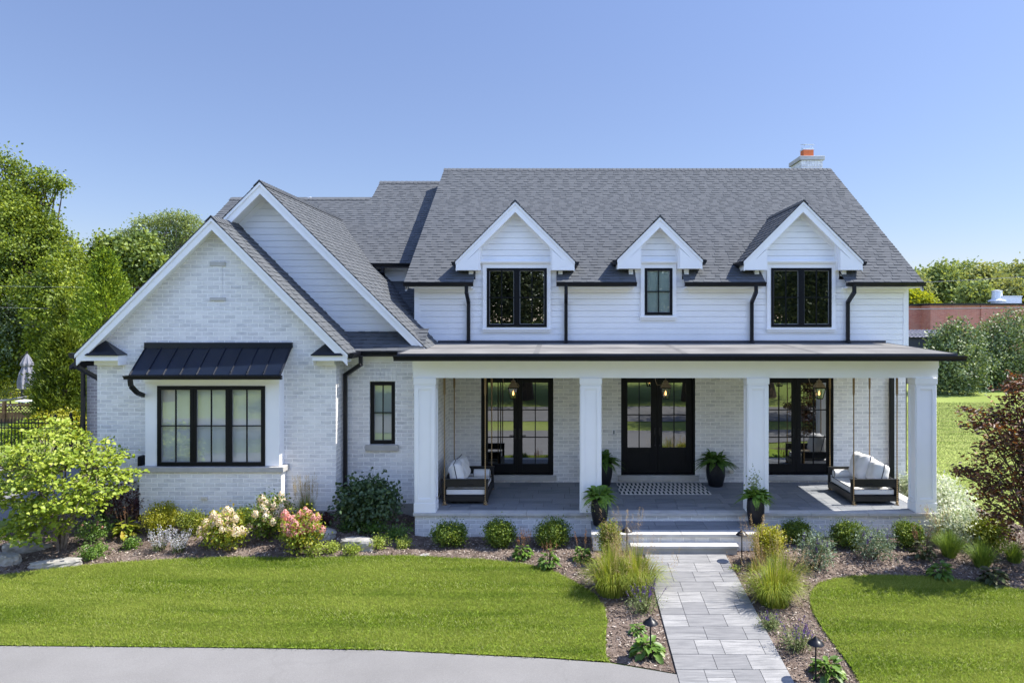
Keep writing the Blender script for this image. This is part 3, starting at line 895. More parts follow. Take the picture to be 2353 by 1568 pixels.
def casing(w, X0, X1, Z0, Z1, Y):
    c = MB(); t = .10
    c.box(X0 - t, X0, Y - .04, Y, Z0 - .02, Z1); c.box(X1, X1 + t, Y - .04, Y, Z0 - .02, Z1)
    c.box(X0 - t, X1 + t, Y - .042, Y, Z1, Z1 + .115)
    c.box(X0 - t - .05, X1 + t + .05, Y - .085, Y, Z1 + .115, Z1 + .145); c.box(X0 - t - .08, X1 + t + .08, Y - .11, Y, Z1 + .145, Z1 + .175)
    part(c, 'casing', 'trim', w)
    s = MB().box(X0 - t - .015, X1 + t + .015, Y - .075, Y, Z0 - .075, Z0 - .02)
    s.box(X0 - t, X1 + t, Y - .045, Y, Z0 - .13, Z0 - .075)
    part(s, 'sill', 'trim', w)
YS = YW - .018
for X0, X1, Z0, Z1, n, bl, lb in ((-1.903, -.374, -.205, 1.286, 2, False, 'wide black window in the left dormer'), (2.109, 2.818, .098, 1.286, 1, True, 'narrow black window in the middle dormer'),
                                  (5.32, 6.86, -.205, 1.29, 2, False, 'wide black window in the right dormer')):
    if bl: w = window(X0, X1, Z0, Z1, YS, 1, 2, .07, .15, 'glass_green', True, .05, lb)
    else: w = window(X0, X1, Z0, Z1, YS, n, 2, label=lb)
    casing(w, X0, X1, Z0, Z1, YS)
w = window(-4.407, -3.838, -2.881, -1.446, YS_ + .09, 1, 2, .085, .1, 'glass_pale', True, .05, 'tall narrow black window beside the porch')
part(MB().box(-4.50, -3.75, YS_ - .06, YS_ + .1, -3.025, -2.889), 'sill', 'stone_dark', w)
sol = MB()
for i in range(7):
    x = -4.44 + i * .0915
    sol.box(x + .004, x + .0875, YS_ - .012, YS_ + .01, -1.425, -1.20)
part(sol, 'soldier_course', 'brick')

# ---- front gables of the left wing
def gable_trim(cx, za, half, yr, yw, name_parent=None, ret=None):
    for s in (-1, 1):
        rk = MB(); so = MB(); h = half
        P = lambda t, o_: (cx + s * t, za - t - o_)
        rk.prism_y([P(0, .012), P(h, .012), P(h, .275), P(0, .275)], yr, yr + .045)
        rk.prism_y([P(0, .012), P(h + .02, .012), P(h + .02, .090), P(0, .090)], yr - .025, yr - .001)
        so.quad((cx, yr + .04, za - .20), (cx + s * h, yr + .04, za - h - .20), (cx + s * h, yw, za - h - .20), (cx, yw, za - .20))
        part(rk, 'rake_board', 'trim'); part(so, 'soffit', 'trim')
C1, Z1A, H1 = -7.62, 2.21, 2.95
C2, Z2A, H2 = -6.91, 3.14, 3.78
gable_trim(C1, Z1A, H1, 15.54, 15.85)
gable_trim(C2, Z2A, H2, 16.35, 16.85)
g2 = MB()
siding(g2, 16.85, -.42, 2.95, lambda a, b: [(C2 - max(0, 2.94 - a), C2 + max(0, 2.94 - a), C2 - max(0, 2.94 - b), C2 + max(0, 2.94 - b))])
g2.add([(C2 - 3.3, 16.864, -.42), (C2 + 3.3, 16.864, -.42), (C2, 16.864, 2.9)], [(0, 1, 2)])
w2 = part(g2, 'siding_wall', 'siding'); w2['label'] = 'white siding of the taller left gable'
fz = MB()
for s in (-1, 1):
    fz.prism_y([(C2, 2.945), (C2 + s * 3.3, -.355), (C2 + s * 3.3, -.50), (C2, 2.80)], 16.825, 16.85)
part(fz, 'frieze_board', 'trim')
def gable_roof(cx, za, half, yr, yb, seed, label):
    lo = (cx + half + .04, yr - .03, za - half - .04)
    a = shingles('roof', lo, (0, 1, 0), (-1, 0, 1), yb - yr, (half + .04) * 1.4142, seed=seed); a['label'] = label + ', right slope'
    lo = (cx - half - .04, yb, za - half - .04)
    b = shingles('roof', lo, (0, -1, 0), (1, 0, 1), yb - yr + .03, (half + .04) * 1.4142, seed=seed + 1); b['label'] = label + ', left slope'
    ridge_caps((cx, yr - .03, za + .015), (cx, yb, za + .015), (.14, .14), seed)
    de = MB()
    for s in (-1, 1):
        P = lambda t, o_: (cx + s * t, za - t + o_)
        de.prism_y([P(0, .008), P(half + .04, .008), P(half + .04, -.014), P(0, -.014)], yr - .030, yr + .01)
    part(de, 'drip_edge', 'underlay')
gable_roof(C1, Z1A, H1, 15.54, 18.6, 11, 'grey shingle roof of the front left gable')
gable_roof(C2, Z2A, H2, 16.35, 22.4, 13, 'grey shingle roof of the taller gable')
# wing roof behind, two ridge heights
AL = math.hypot(1, .667); avd = (0, 1 / AL, .667 / AL)
ay0 = 19.8
rowsA = lambda v0: [(0, 7.0)] if ay0 + v0 / AL < 23.4 else [(4.6, 7.0)]
shingles('roof', (-10.83, ay0, AZ(ay0)), (1, 0, 0), avd, 7.0, (24.54 - ay0) * AL, rowsA, seed=21)['label'] = 'grey shingle roof of the rear wing'
ridge_caps((-10.83, 23.4, AZ(23.4) + .01), (-6.25, 23.4, AZ(23.4) + .01), (.15, .1), 5)
ridge_caps((-6.23, 24.54, AZ(24.54) + .01), (-3.9, 24.54, AZ(24.54) + .01), (.15, .1), 6)
bk = MB().quad((-10.83, 23.4, AZ(23.4) - .02), (-6.2, 23.4, AZ(23.4) - .02), (-6.2, 28, .9), (-10.83, 28, .9))
bk.quad((-6.23, 24.54, AZ(24.54) - .02), (-3.8, 24.54, AZ(24.54) - .02), (-3.8, 29, 1.7), (-6.23, 29, 1.7))
bk.quad((-10.7, 19.9, -4.6), (-10.7, 28, -4.6), (-10.7, 28, .9), (-10.7, 19.9, 1.4))
bk.add([(-10.7, 19.9, 1.5), (-10.7, 28, .9), (-10.7, 23.4, AZ(23.4) - .05)], [(0, 1, 2)])
part(bk, 'back_roof', 'underlay')
gutter_x('gutter', -6.3, -3.75, 19.78, 1.535, .13, .12)
bw = MB().quad((-6.2, 20.214, .9), (-3.73, 20.214, .9), (-3.73, 20.214, 1.42), (-6.2, 20.214, 1.42)); siding(bw, 20.2, .9, 1.42, lambda a, b: [(-6.2, -3.73, -6.2, -3.73)]); part(bw, 'siding_wall', 'siding')
part(MB().box(-6.3, -3.75, 19.82, 20.2, 1.40, 1.43), 'soffit', 'trim')
downspout([(-4.95, 19.72, 1.42), (-4.95, 19.72, 1.3), (-4.95, 19.95, 1.1), (-4.95, 19.95, 1.02)])
shingles('roof', (-6.8, 17.7, 1.07 + .667 * (17.7 - 20.2)), (1, 0, 0), avd, 3.06, 2.5 * AL, seed=23)['label'] = 'low shaded shingle valley roof'
part(MB().bar((-4.75, 18.1, -.05), (-3.74, 18.22, -.16), .3, .02), 'flashing', 'flash')
# roof over the rear left wing
rl = MB().add([(-12.55, 18.2, -1.2), (-10.2, 18.2, .85), (-10.2, 25, .85), (-12.55, 25, -1.2), (-12.55, 18.2, -1.3), (-10.2, 18.2, .75), (-10.2, 25, .75), (-12.55, 25, -1.3)],
              [(0, 3, 2, 1), (0, 1, 5, 4), (4, 5, 6, 7), (0, 4, 7, 3)])
part(rl, 'side_roof', 'underlay')
# skirt roof over the setback wall
shingles('roof', (-5.2, 16.19, -.732), (1, 0, 0), avd, 2.05, .74 * AL, seed=25)['label'] = 'dark skirt roof below the tall gable'
gutter_x('gutter', -4.62, -3.42, 16.20, -.735, .115, .12)
part(MB().box(-4.95, -2.95, 16.20, YS_, -.87, -.84).box(-4.95, -2.95, YS_ - .025, YS_ - .001, -1.0, -.87), 'soffit', 'trim')
# eave returns, their little metal roofs, gutters along the left gable
for s, xo, xi in ((-1, -10.575, -9.66), (1, -4.665, -5.43)):
    r = MB().box(xo, xi, 15.542, 15.849, -.915, -.785)
    r.box(xi + s * .02 if s < 0 else xi + .02, -10.31 if s < 0 else -5.01, 15.74, 15.848, -1.02, -.916)
    r.box(xi + .015 * s, xi + .002 * s, 15.56, 15.849, -1.02, -.79)
    p = part(r, 'eave_return', 'trim', bevel=.004)
    ax = -10.13 if s < 0 else -5.14
    cs = MB()
    x0, x1 = (xo + .22, xi + .02) if s < 0 else (xi - .02, xo - .10)
    A = (ax, 15.845, -.47)
    cs.add([(x0, 15.50, -.782), (x1, 15.50, -.782), (x1, 15.848, -.782), (x0, 15.848, -.782), A, (x0, 15.50, -.80), (x1, 15.50, -.80), (x1, 15.848, -.80), (x0, 15.848, -.80)],
           [(0, 1, 4), (1, 2, 4), (3, 0, 4), (0, 5, 6, 1), (1, 6, 7, 2), (3, 8, 5, 0)])
    part(cs, 'return_roof', 'metalroof', p)
g = [(-10.60, -.745), (-10.60, -.865), (-10.68, -.865), (-10.725, -.80), (-10.725, -.745)]
part(MB().prism_y(g, 15.52, 18.5), 'gutter', 'black')
g = [(-4.64, -.745), (-4.52, -.745), (-4.52, -.79), (-4.56, -.865), (-4.64, -.865)]
part(MB().prism_y(g, 15.52, 16.2), 'gutter', 'black')
downspout([(-4.50, 16.0, -.86), (-4.50, 16.0, -1.02), (-4.93, 16.27, -1.28), (-4.93, 16.27, -4.3)])
downspout([(-10.66, 15.7, -.86), (-10.66, 15.7, -1.05), (-10.9, 16.9, -1.45)])
downspout([(-12.33, 18.4, -1.3), (-12.33, 18.4, -4.5)])
downspout([(8.38, 18.1, -1.0), (8.38, 18.1, -1.15), (8.38, 18.13, -1.2), (8.38, 18.13, -4.1)], .11, .08)
# ornament in the gable
for z0, z1 in ((1.17, 1.26), (.40, .47)):
    part(MB().box(-7.80, -7.46, 15.82, 15.86, z0, z1), 'ornament_sill', 'stone', bevel=.004)
part(MB().box(-7.735, -7.535, 15.838, 15.86, .472, 1.168), 'brick_panel', 'brick')
part(MB().box(-7.83, -7.70, 15.50, 15.535, -3.93, -3.86).box(-7.80, -7.73, 15.494, 15.50, -3.91, -3.875), 'outlet_cover', 'plasticw', bevel=.008)
part(MB().box(-9.28, -9.20, 15.6, 15.8, -3.25, -3.0), 'hose_reel', 'frame', bevel=.03)

# ---- bay window
bay = MB().box(-9.19, -6.105, 15.54, 15.848, -4.262, -3.33)
bay = part(bay, 'bay', 'brick'); bay['label'] = 'projecting bay window with brick base and black metal roof'
bx = MB(); YB = 15.58
bx.box(-9.09, -8.82, YB, 15.85, -3.21, -1.25); bx.box(-6.47, -6.16, YB, 15.85, -3.21, -1.25); bx.box(-8.82, -6.47, YB, 15.85, -1.462, -1.25)
bx.box(-9.11, -6.14, YB - .03, YB, -1.40, -1.25)
for s, x in ((-1, -9.085), (1, -6.165)):
    bx.add([(x, 15.30, -1.25), (x, 15.85, -1.25), (x, 15.85, -.66), (x - s * .03, 15.30, -1.25), (x - s * .03, 15.85, -1.25), (x - s * .03, 15.85, -.66)],
           [(0, 1, 2), (5, 4, 3), (0, 2, 5, 3), (0, 3, 4, 1)])
bx.box(-9.15, -6.1, 15.26, YB, -1.26, -1.235)
part(bx, 'bay_trim', 'white', bay, bevel=.004)
part(MB().box(-9.24, -6.04, 15.49, 15.849, -3.329, -3.215), 'sill', 'stone_dark', bay, bevel=.006)
mr = MB()
zb, zt, yb_, yt = -1.19, -.60, 15.20, 15.84
mr.add([(-9.22, yb_, zb), (-5.98, yb_, zb), (-5.98, yt, zt), (-9.22, yt, zt), (-9.22, yb_, zb - .035), (-5.98, yb_, zb - .035), (-5.98, yt, zt - .035), (-9.22, yt, zt - .035)],
       [(0, 1, 2, 3), (0, 4, 5, 1), (1, 5, 6, 2), (0, 3, 7, 4), (4, 7, 6, 5)])
for i in range(10):
    x = -9.20 + i * (3.20 / 9)
    nv = Vector((0, -(zt - zb), yt - yb_)).normalized() * .022
    a, b = Vector((x, yb_, zb)) + nv * .5, Vector((x, yt, zt)) + nv * .5
    mr.bar(a, b, .010, .022)
    if 6 <= i < 10: mr.box(x - .012, x + .012, yb_ + .02, yb_ + .05, zb + .03, zb + .075)
mr.box(-9.235, -5.965, 15.79, 15.848, -.64, -.525); mr.box(-9.235, -5.965, 15.775, 15.79, -.655, -.63)
part(mr, 'bay_roof', 'metalroof', bay)
part(MB().prism_x(GUT(15.215, zb - .015, .085, .10), -9.30, -5.95), 'gutter', 'black', bay)
ds = MB()
P_ = [(-9.17, 15.17, zb - .09), (-9.17, 15.20, zb - .24), (-9.13, 15.36, zb - .40), (-9.11, 15.56, zb - .48)]
for i in range(3): ds.bar(P_[i], P_[i + 1], .09, .075, up=(1, 0, 0))
part(ds, 'downspout', 'black', bay, bevel=.01)
window(-8.82, -6.47, -3.205, -1.462, YB + .03, 3, 2, .085, .145, 'glass_clear', True, .05, 'triple black bay window with pale blinds')

M['seam'] = plain('membrane_lap', (.135, .132, .128), .85, .15, var=.2, scale=2)
# ---- porch
part(MB().box(-3.15, 8.04, 15.33, 15.6, -5.0, -4.225).box(-3.15, -2.9, 15.6, 18.1, -5.0, -4.225).box(7.8, 8.04, 15.6, 18.25, -5.0, -4.225), 'porch_base', 'brick')
cp = MB()
r_ = random.Random(3)
x = -3.19
while x < 8.0:
    x2 = min(8.08, x + 1.22)
    cp.box(x + .003, x2 - .003, 15.28, 15.535, -4.222, ZF)
    x = x2
cp.box(-3.19, -2.93, 15.538, YS_ - .005, -4.222, ZF); cp.box(7.82, 8.08, 15.538, 18.25, -4.222, ZF)
part(cp, 'porch_coping', 'stone', bevel=.006)
pf = paving(-2.92, 7.815, 15.54, 18.19, lambda y: ZF - .004, 9, [.44, .30, .44, .44], [.44, .60, .44, .75], .008, .05)
part(pf, 'porch_floor', 'paver_dark')
part(MB().box(-2.92, 7.815, 15.54, 18.19, -4.9, ZF - .022), 'porch_floor_bed', 'joint')
ld = paving(.62, 4.23, 14.665, 15.325, lambda y: -4.334, 12, [.33, .33], [.44, .60, .75], .008, .05)
LD = part(MB().box(.64, 4.21, 14.41, 15.325, -5.0, -4.395), 'steps', 'brick'); LD['label'] = 'broad porch steps of limestone treads on brick'
part(MB().box(.60, 2.42, 14.36, 14.66, -4.394, -4.330).box(2.426, 4.25, 14.36, 14.66, -4.394, -4.330), 'landing_coping', 'stone', LD, bevel=.006)
part(ld, 'landing_paving', 'paver_dark', LD)
part(MB().box(.63, 4.22, 14.665, 15.324, -4.394, -4.352), 'landing_bed', 'joint', LD)
part(MB().box(1.40, 3.48, 14.16, 14.409, -5.0, -4.543), 'riser', 'stone_dark', LD)
part(MB().box(1.37, 3.51, 14.125, 14.409, -4.542, -4.494), 'tread', 'stone', LD, bevel=.006)
for cxx in (-2.94, .626, 4.22, 7.83):
    y0 = 15.35; hw = .21
    c = MB()
    dp = .31
    c.box(cxx - hw, cxx + hw, y0, y0 + dp, -4.155, -1.272)
    col = part(c, 'porch_column', 'white')
    b = MB().box(cxx - .235, cxx + .235, y0 - .03, y0 + dp + .03, -4.156, -3.955).box(cxx - .225, cxx + .225, y0 - .018, y0 + dp + .018, -3.955, -3.935)
    part(b, 'column_base', 'white', col, bevel=.005)
    part(MB().box(cxx - .24, cxx + .24, y0 - .03, y0 + dp + .03, -1.405, -1.2735).box(cxx - .222, cxx + .222, y0 - .012, y0 + dp + .012, -1.44, -1.405), 'capital', 'white', col, bevel=.005)
    # raised stiles and rails leave a recessed panel on the front and both sides
    t = MB()
    for k in range(3):
        def bb(a0, a1, z0, z1):
            if k == 0: t.box(cxx + a0, cxx + a1, y0 - .022, y0, z0, z1)
            elif k == 1: t.box(cxx - hw - .022, cxx - hw, y0 + (a0 + hw) * dp / .42, y0 + (a1 + hw) * dp / .42, z0, z1)
            else: t.box(cxx + hw, cxx + hw + .022, y0 + (a0 + hw) * dp / .42, y0 + (a1 + hw) * dp / .42, z0, z1)
        bb(-hw, -hw + .075, -3.934, -1.441); bb(hw - .075, hw, -3.934, -1.441)
        bb(-hw + .075, hw - .075, -3.934, -3.86); bb(-hw + .075, hw - .075, -1.515, -1.441)
    part(t, 'panel_frame', 'white', col, bevel=.003)
bm = MB().box(-3.2, 8.10, 15.37, 15.70, -1.272, -.885).box(7.70, 8.10, 15.70, YW, -1.272, -.885).box(-3.2, -2.87, 15.70, YS_ - .005, -1.272, -.885)
part(bm, 'porch_beam', 'white')
part(MB().box(-3.215, 8.115, 15.355, 15.37, -1.06, -.885).box(8.10, 8.115, 15.37, YW, -1.06, -.885), 'frieze_board', 'white', bevel=.003)
part(MB().box(-3.42, 8.27, 14.96, 15.355, -.885, -.86).box(8.115, 8.27, 15.355, YW, -.885, -.86), 'soffit', 'white')
part(MB().box(-2.86, 7.70, 15.70, YW, -1.0, -.97), 'porch_ceiling', 'white')
pr = MB().add([(-3.43, 14.95, -.735), (8.28, 14.95, -.735), (8.28, YW, -.615), (-3.43, YW, -.615), (-3.43, 14.95, -.86), (8.28, 14.95, -.86), (8.28, YW, -.86), (-3.43, YW, -.86)],
              [(0, 1, 2, 3), (0, 4, 5, 1), (1, 5, 6, 2), (2, 6, 7, 3), (3, 7, 4, 0)])
part(pr, 'porch_roof', 'membrane')
sm_ = MB()
zr = lambda y: -.735 + .12 * (y - 14.95) / 3.25
for x in (-.6, 2.55, 5.4): sm_.add([(x, 14.96, zr(14.96) + .003), (x + .12, 14.96, zr(14.96) + .003), (x + .12, 18.16, zr(18.16) + .003), (x, 18.16, zr(18.16) + .003)], [(0, 1, 2, 3)])
sm_.add([(-3.42, 16.5, zr(16.5) + .005), (8.27, 16.45, zr(16.45) + .005), (8.27, 16.57, zr(16.57) + .005), (-3.42, 16.62, zr(16.62) + .005)], [(0, 1, 2, 3)])
part(sm_, 'membrane_seam', 'seam')
ed = MB().box(-3.44, 8.29, 14.935, 14.955, -.785, -.728).add([(8.28, 14.955, -.80), (8.295, 14.955, -.80), (8.295, YW, -.70), (8.28, YW, -.70), (8.28, 14.955, -.728), (8.295, 14.955, -.728), (8.295, YW, -.608), (8.28, YW, -.608)], [(0, 3, 2, 1), (4, 5, 6, 7), (0, 1, 5, 4), (1, 2, 6, 5), (2, 3, 7, 6), (3, 0, 4, 7)])
ed.box(-3.445, -3.43, 14.955, 16.02, -.785, -.70)
part(ed, 'drip_edge', 'flash')
part(MB().prism_x(GUT(14.934, -.765, .115, .13), -3.50, 8.42), 'gutter', 'black')
fl = MB().box(-3.15, 8.25, YW - .03, YW - .018, -.62, -.555)
part(fl, 'flashing', 'flash')

# ---- french doors
def door(X0, X1, glass, rows, muntz, label, lower=False, lever=True):
    Y = YW + .115
    f = MB(); t = .05
    f.box(X0 + .002, X0 + t, YW + .02, Y + .06, ZDB, ZDT); f.box(X1 - t, X1 - .002, YW + .02, Y + .06, ZDB, ZDT); f.box(X0 + t, X1 - t, YW + .02, Y + .06, ZDT - t, ZDT - .002)
    f.box(X0 + t, X1 - t, YW + .02, Y + .06, ZDB, ZDB + .03)
    d = part(f, 'door', 'frame', bevel=.004); d['label'] = label
    mid = (X0 + X1) / 2
    for k, (a, b) in enumerate(glass):
        L0, L1 = (X0 + t, mid - .003) if k == 0 else (mid + .003, X1 - t)
        zt, zb = -1.636, (-3.302 if lower else -3.716)
        lf = MB()
        lf.box(L0, a, Y, Y + .045, ZDB + .032, ZDT - t - .003); lf.box(b, L1, Y, Y + .045, ZDB + .032, ZDT - t - .003)
        lf.box(a, b, Y, Y + .045, zt, ZDT - t - .003); lf.box(a, b, Y + (.012 if lower else 0), Y + .045, ZDB + .032, zb)
        if lower:
            lf.box(a, b, Y, Y + .012, zb - .14, zb); lf.box(a, b, Y, Y + .012, ZDB + .032, ZDB + .16)
        leaf = part(lf, 'door_leaf', 'frame', d, bevel=.003)
        m = MB(); c = (a + b) / 2
        m.box(c - .012, c + .012, Y + .008, Y + .03, zb, zt)
        for z in muntz:
            m.box(a, c - .012, Y + .010, Y + .03, z - .012, z + .012); m.box(c + .012, b, Y + .010, Y + .03, z - .012, z + .012)
        part(m, 'muntin', 'frame', d)
        part(MB().quad((a, Y + .026, zb), (b, Y + .026, zb), (b, Y + .026, zt), (a, Y + .026, zt)), 'pane', 'glass', d)
        h = MB(); hx = (mid - .065) if k == 0 else (mid + .065)
        if lever:
            h.box(hx - .022, hx + .022, Y - .012, Y, -3.08, -2.82); s = -1 if k == 0 else 1
            h.tube([(hx, Y - .012, -3.01), (hx, Y - .06, -3.01), (hx + s * .15, Y - .06, -3.01)], .011, 8)
        else:
            h.box(hx - .02, hx + .02, Y - .012, Y, -3.27, -2.80)
            h.tube([(hx, Y - .01, -2.98), (hx, Y - .055, -2.99), (hx, Y - .055, -3.22), (hx, Y - .01, -3.23)], .014, 8)
        part(h, 'handle', 'black', d)
    part(MB().quad((X0, YW + .195, ZDB), (X1, YW + .195, ZDB), (X1, YW + .195, ZDT), (X0, YW + .195, ZDT)), 'backing', 'interior', d)
    part(MB().box(X0 - .08, X1 + .08, YW - .07, YW + .199, -4.11, ZDB - .001), 'threshold', 'stone_dark', d, bevel=.005)
door(*DOORS[0], [(-1.893, -1.239), (-1.004, -.35)], 3, (-2.334, -3.036), 'black glazed double door at the left of the porch')
door(*DOORS[1], [(1.69, 2.29), (2.58, 3.19)], 2, (-2.463,), 'black front double door with solid lower panels', True, False)
door(*DOORS[2], [(5.251, 5.905), (6.14, 6.794)], 3, (-2.334, -3.036), 'black glazed double door at the right of the porch')
part(MB().box(1.30, 1.36, YW - .03, YW, -2.95, -2.82), 'doorbell', 'galv', bevel=.008)
part(MB().box(1.317, 1.343, YW - .034, YW - .03, -2.93, -2.84), 'doorbell_lens', 'frame')
part(MB().box(4.26, 4.37, YW - .06, YW, -3.93, -3.84), 'outlet_cover', 'plasticw', bevel=.01)

# ---- chimney and vent
ch = MB().box(8.11, 8.83, 24.16, 25.25, 3.8, 5.36)
for i in range(8): ch.box(8.112 + i * .09, 8.112 + i * .09 + .081, 24.148, 24.16, 5.14, 5.36)
ch = part(ch, 'chimney', 'brick'); ch['label'] = 'white brick chimney behind the ridge'
part(MB().box(8.046, 8.89, 24.10, 25.31, 5.36, 5.50), 'chimney_cap', 'stone', ch, bevel=.01)
part(MB().lathe((8.435, 24.55, 5.5), [(.24, 0), (.24, .27), (.20, .27), (.20, .2)], 4, math.pi / 4), 'flue', 'clay', ch)
rc = MB().box(8.25, 8.62, 24.37, 24.73, 5.77, 5.82)
for x in (8.29, 8.58):
    for y in (24.42, 24.68): rc.tube([(x, y, 5.82), (x + .02, y, 5.95)], .008, 6)
rc.add([(8.24, 24.34, 5.93), (8.62, 24.34, 5.93), (8.66, 24.76, 6.02), (8.28, 24.76, 6.02), (8.24, 24.34, 5.95), (8.62, 24.34, 5.95), (8.66, 24.76, 6.04), (8.28, 24.76, 6.04)],
       [(0, 3, 2, 1), (4, 5, 6, 7), (0, 1, 5, 4), (1, 2, 6, 5), (2, 3, 7, 6), (3, 0, 4, 7)])
part(rc, 'rain_cap', 'galv', ch)
part(MB().lathe((-8.3, 23.5, AZ(23.4) - .1), [(.05, 0), (.05, .12), (.09, .12), (.09, .16)], 12), 'vent_pipe', 'galv')

# ------------------------------------------------------------------ porch furniture
def swing(x0, x1, y0, y1, back, label, ropex):
    """bed swing hung by four ropes; back = +1 when the backrest is on the +X side"""
    zt, zb = -3.605, -4.09
    t = thing('porch_swing', label, 'porch swing', ((x0 + x1) / 2, (y0 + y1) / 2, zb), 'bed swings hanging in the porch')
    f = MB()
    P = .055
    for x in (x0, x1 - P):
        for y in (y0, y1 - .05):
            f.box(x, x + P, y, y + .05, zb - .02, zt + (.0 if True else 0))
    for y in (y0 + .004, y1 - .046):
        f.box(x0 + P, x1 - P, y, y + .042, zt - .165, zt - .012)
        f.box(x0 - .01, x1 + .01, y - .012, y + .06, zt - .012, zt + .014)
        f.box(x0 + P, x1 - P, y, y + .042, zb, zb + .12)
    for x in (x0 + .006, x1 - P + .006):
        f.box(x, x + .04, y0 + .05, y1 - .05, zb, zb + .14)
    xb = x1 - .045 if back > 0 else x0 + .005
    f.box(xb, xb + .04, y0 + .05, y1 - .05, zb + .14, zt - .02)
    f.box(x0 + P, x1 - P, y0 + .05, y1 - .05, zb + .08, zb + .11)
    fr = part(f, 'frame', 'darkwood', t, bevel=.004)
    xm = (x0 + x1) / 2 + (.12 if back < 0 else -.12)
    part(MB().box(xm - .075, xm + .075, y0 - .003, y0 + .004, zt - .115, zt - .075), 'nameplate', 'pot', fr)
    mt = MB().box(x0 + P + .012, x1 - P - .012, y0 + .052, y1 - .052, zb + .125, zb + .27)
    m = part(mt, 'mattress', 'fabric', t, bevel=.035)
    pp = MB()
    for z in (zb + .135, zb + .262):
        c = [(x0 + P + .016, y0 + .055, z), (x1 - P - .016, y0 + .055, z), (x1 - P - .016, y1 - .055, z), (x0 + P + .016, y1 - .055, z)]
        for i in range(4): pp.tube([c[i], c[(i + 1) % 4]], .008, 6)
    part(pp, 'piping', 'piping', m)
    for i, (rx, ry) in enumerate([(ropex[0], y0 - .012), (ropex[1], y0 - .012), (ropex[0], y1 + .01), (ropex[1], y1 + .01)]):
        r = MB().tube([(rx, ry, zb - .03), (rx, ry, -1.6), (rx, ry, -.99)], .014, 8)
        ro = part(r, 'rope', 'rope', t)
        s2 = MB().tube([(rx, ry, -1.72), (rx, ry, -1.66), (rx, ry, -1.0)], [.016, .026, .027], 8)
        part(s2, 'splice', 'rope', ro)
        ts = MB()
        rr = random.Random(i + int(x0 * 10))
        for k in range(16):
            a = rr.uniform(0, 6.28); q = rr.uniform(.02, .075)
            ts.tube([(rx, ry, zb - .02), (rx + math.cos(a) * q * .5, ry - .01 + math.sin(a) * q * .4, zb - .07), (rx + math.cos(a) * q, ry - .02 + math.sin(a) * q * .6, ZF + .012)], [.012, .011, .007], 5)
        ts.tube([(rx, ry, zb - .06), (rx, ry, zb + .01)], .032, 8)
        part(ts, 'tassel', 'rope', ro)
    return t
swing(-2.675, -1.652, 16.0, 17.45, -1, 'dark wooden bed swing hanging behind the leftmost white porch column', (-2.625, -1.71))
swing(6.485, 7.555, 16.0, 17.40, 1, 'dark wooden bed swing on the sunlit right end of the porch', (6.54, 7.51))

def cushion(name, c, w, h, d, ang, lean, seed, label, group, cat='cushion'):
    """plump square cushion: width along Y, height up, thickness along X, leaning by lean (rad, top towards +X)"""
    n = 18; V = []; F = []
    r = np.random.default_rng(seed)
    ph = r.uniform(0, 6.28, 6)
    def surf(i, j, s):
        a, b = -1 + 2 * i / n, -1 + 2 * j / n
        pinch = 1 - .10 * (a * a * b * b) - .05 * (1 - abs(a)) * b * b
        e = max(0, (1 - a ** 4) * (1 - b ** 4)) ** .42
        wr = .035 * math.sin(7 * a + ph[0] + 3 * b) * math.sin(5 * b + ph[1]) + .03 * math.sin(11 * (a + b) + ph[2]) * (abs(a) ** 2)
        sag = -.05 * (1 - a * a) * max(0, b)
        return (s * d / 2 * e * (1 + wr * 3), a * w / 2 * pinch, b * h / 2 * pinch + sag * h + wr * .03)
    idx = {}
    for s in (1, -1):
        for i in range(n + 1):
            for j in range(n + 1):
                edge = i in (0, n) or j in (0, n)
                if edge and s == -1: idx[(s, i, j)] = idx[(1, i, j)]; continue
                idx[(s, i, j)] = len(V); V.append(surf(i, j, s))
        for i in range(n):
            for j in range(n):
                q = [idx[(s, i, j)], idx[(s, i + 1, j)], idx[(s, i + 1, j + 1)], idx[(s, i, j + 1)]]
                F.append(tuple(q if s > 0 else q[::-1]))
    ca, sa, cl, sl = math.cos(ang), math.sin(ang), math.cos(lean), math.sin(lean)
    def T(p):
        x, y, z = p
        x, z = x * cl + z * sl, -x * sl + z * cl
        x, y = x * ca - y * sa, x * sa + y * ca
        return (c[0] + x, c[1] + y, c[2] + h / 2 + z)
    V2 = [T(p) for p in V]
    mb = MB(); mb.v = V2; mb.f = F
    t = thing(name, label, cat, c, group)
    part(mb, 'cover', 'fabric', t, smooth=True)
    ring = [surf(i, 0, 1) for i in range(n + 1)] + [surf(n, j, 1) for j in range(1, n + 1)] + [surf(i, n, 1) for i in range(n - 1, -1, -1)] + [surf(0, j, 1) for j in range(n - 1, -1, -1)]
    part(MB().tube([T(p) for p in ring], .009, 5), 'piping', 'piping', t)
    return t
zm = -3.822
GB = 'white back cushions on the bed swings'
cushion('cushion', (-2.40, 16.42, zm), .62, .58, .32, .06, -.22, 1, 'white piped back cushion at the front of the left swing', GB)
cushion('cushion', (-2.38, 17.0, zm), .62, .58, .32, -.06, -.22, 2, 'white piped back cushion at the rear of the left swing', GB)
cushion('cushion', (7.26, 16.42, zm), .70, .58, .36, -.12, .26, 3, 'plump white back cushion at the front of the right swing', GB)
cushion('cushion', (7.12, 16.96, zm), .64, .67, .36, .14, .26, 4, 'tall white back cushion at the rear of the right swing', GB)
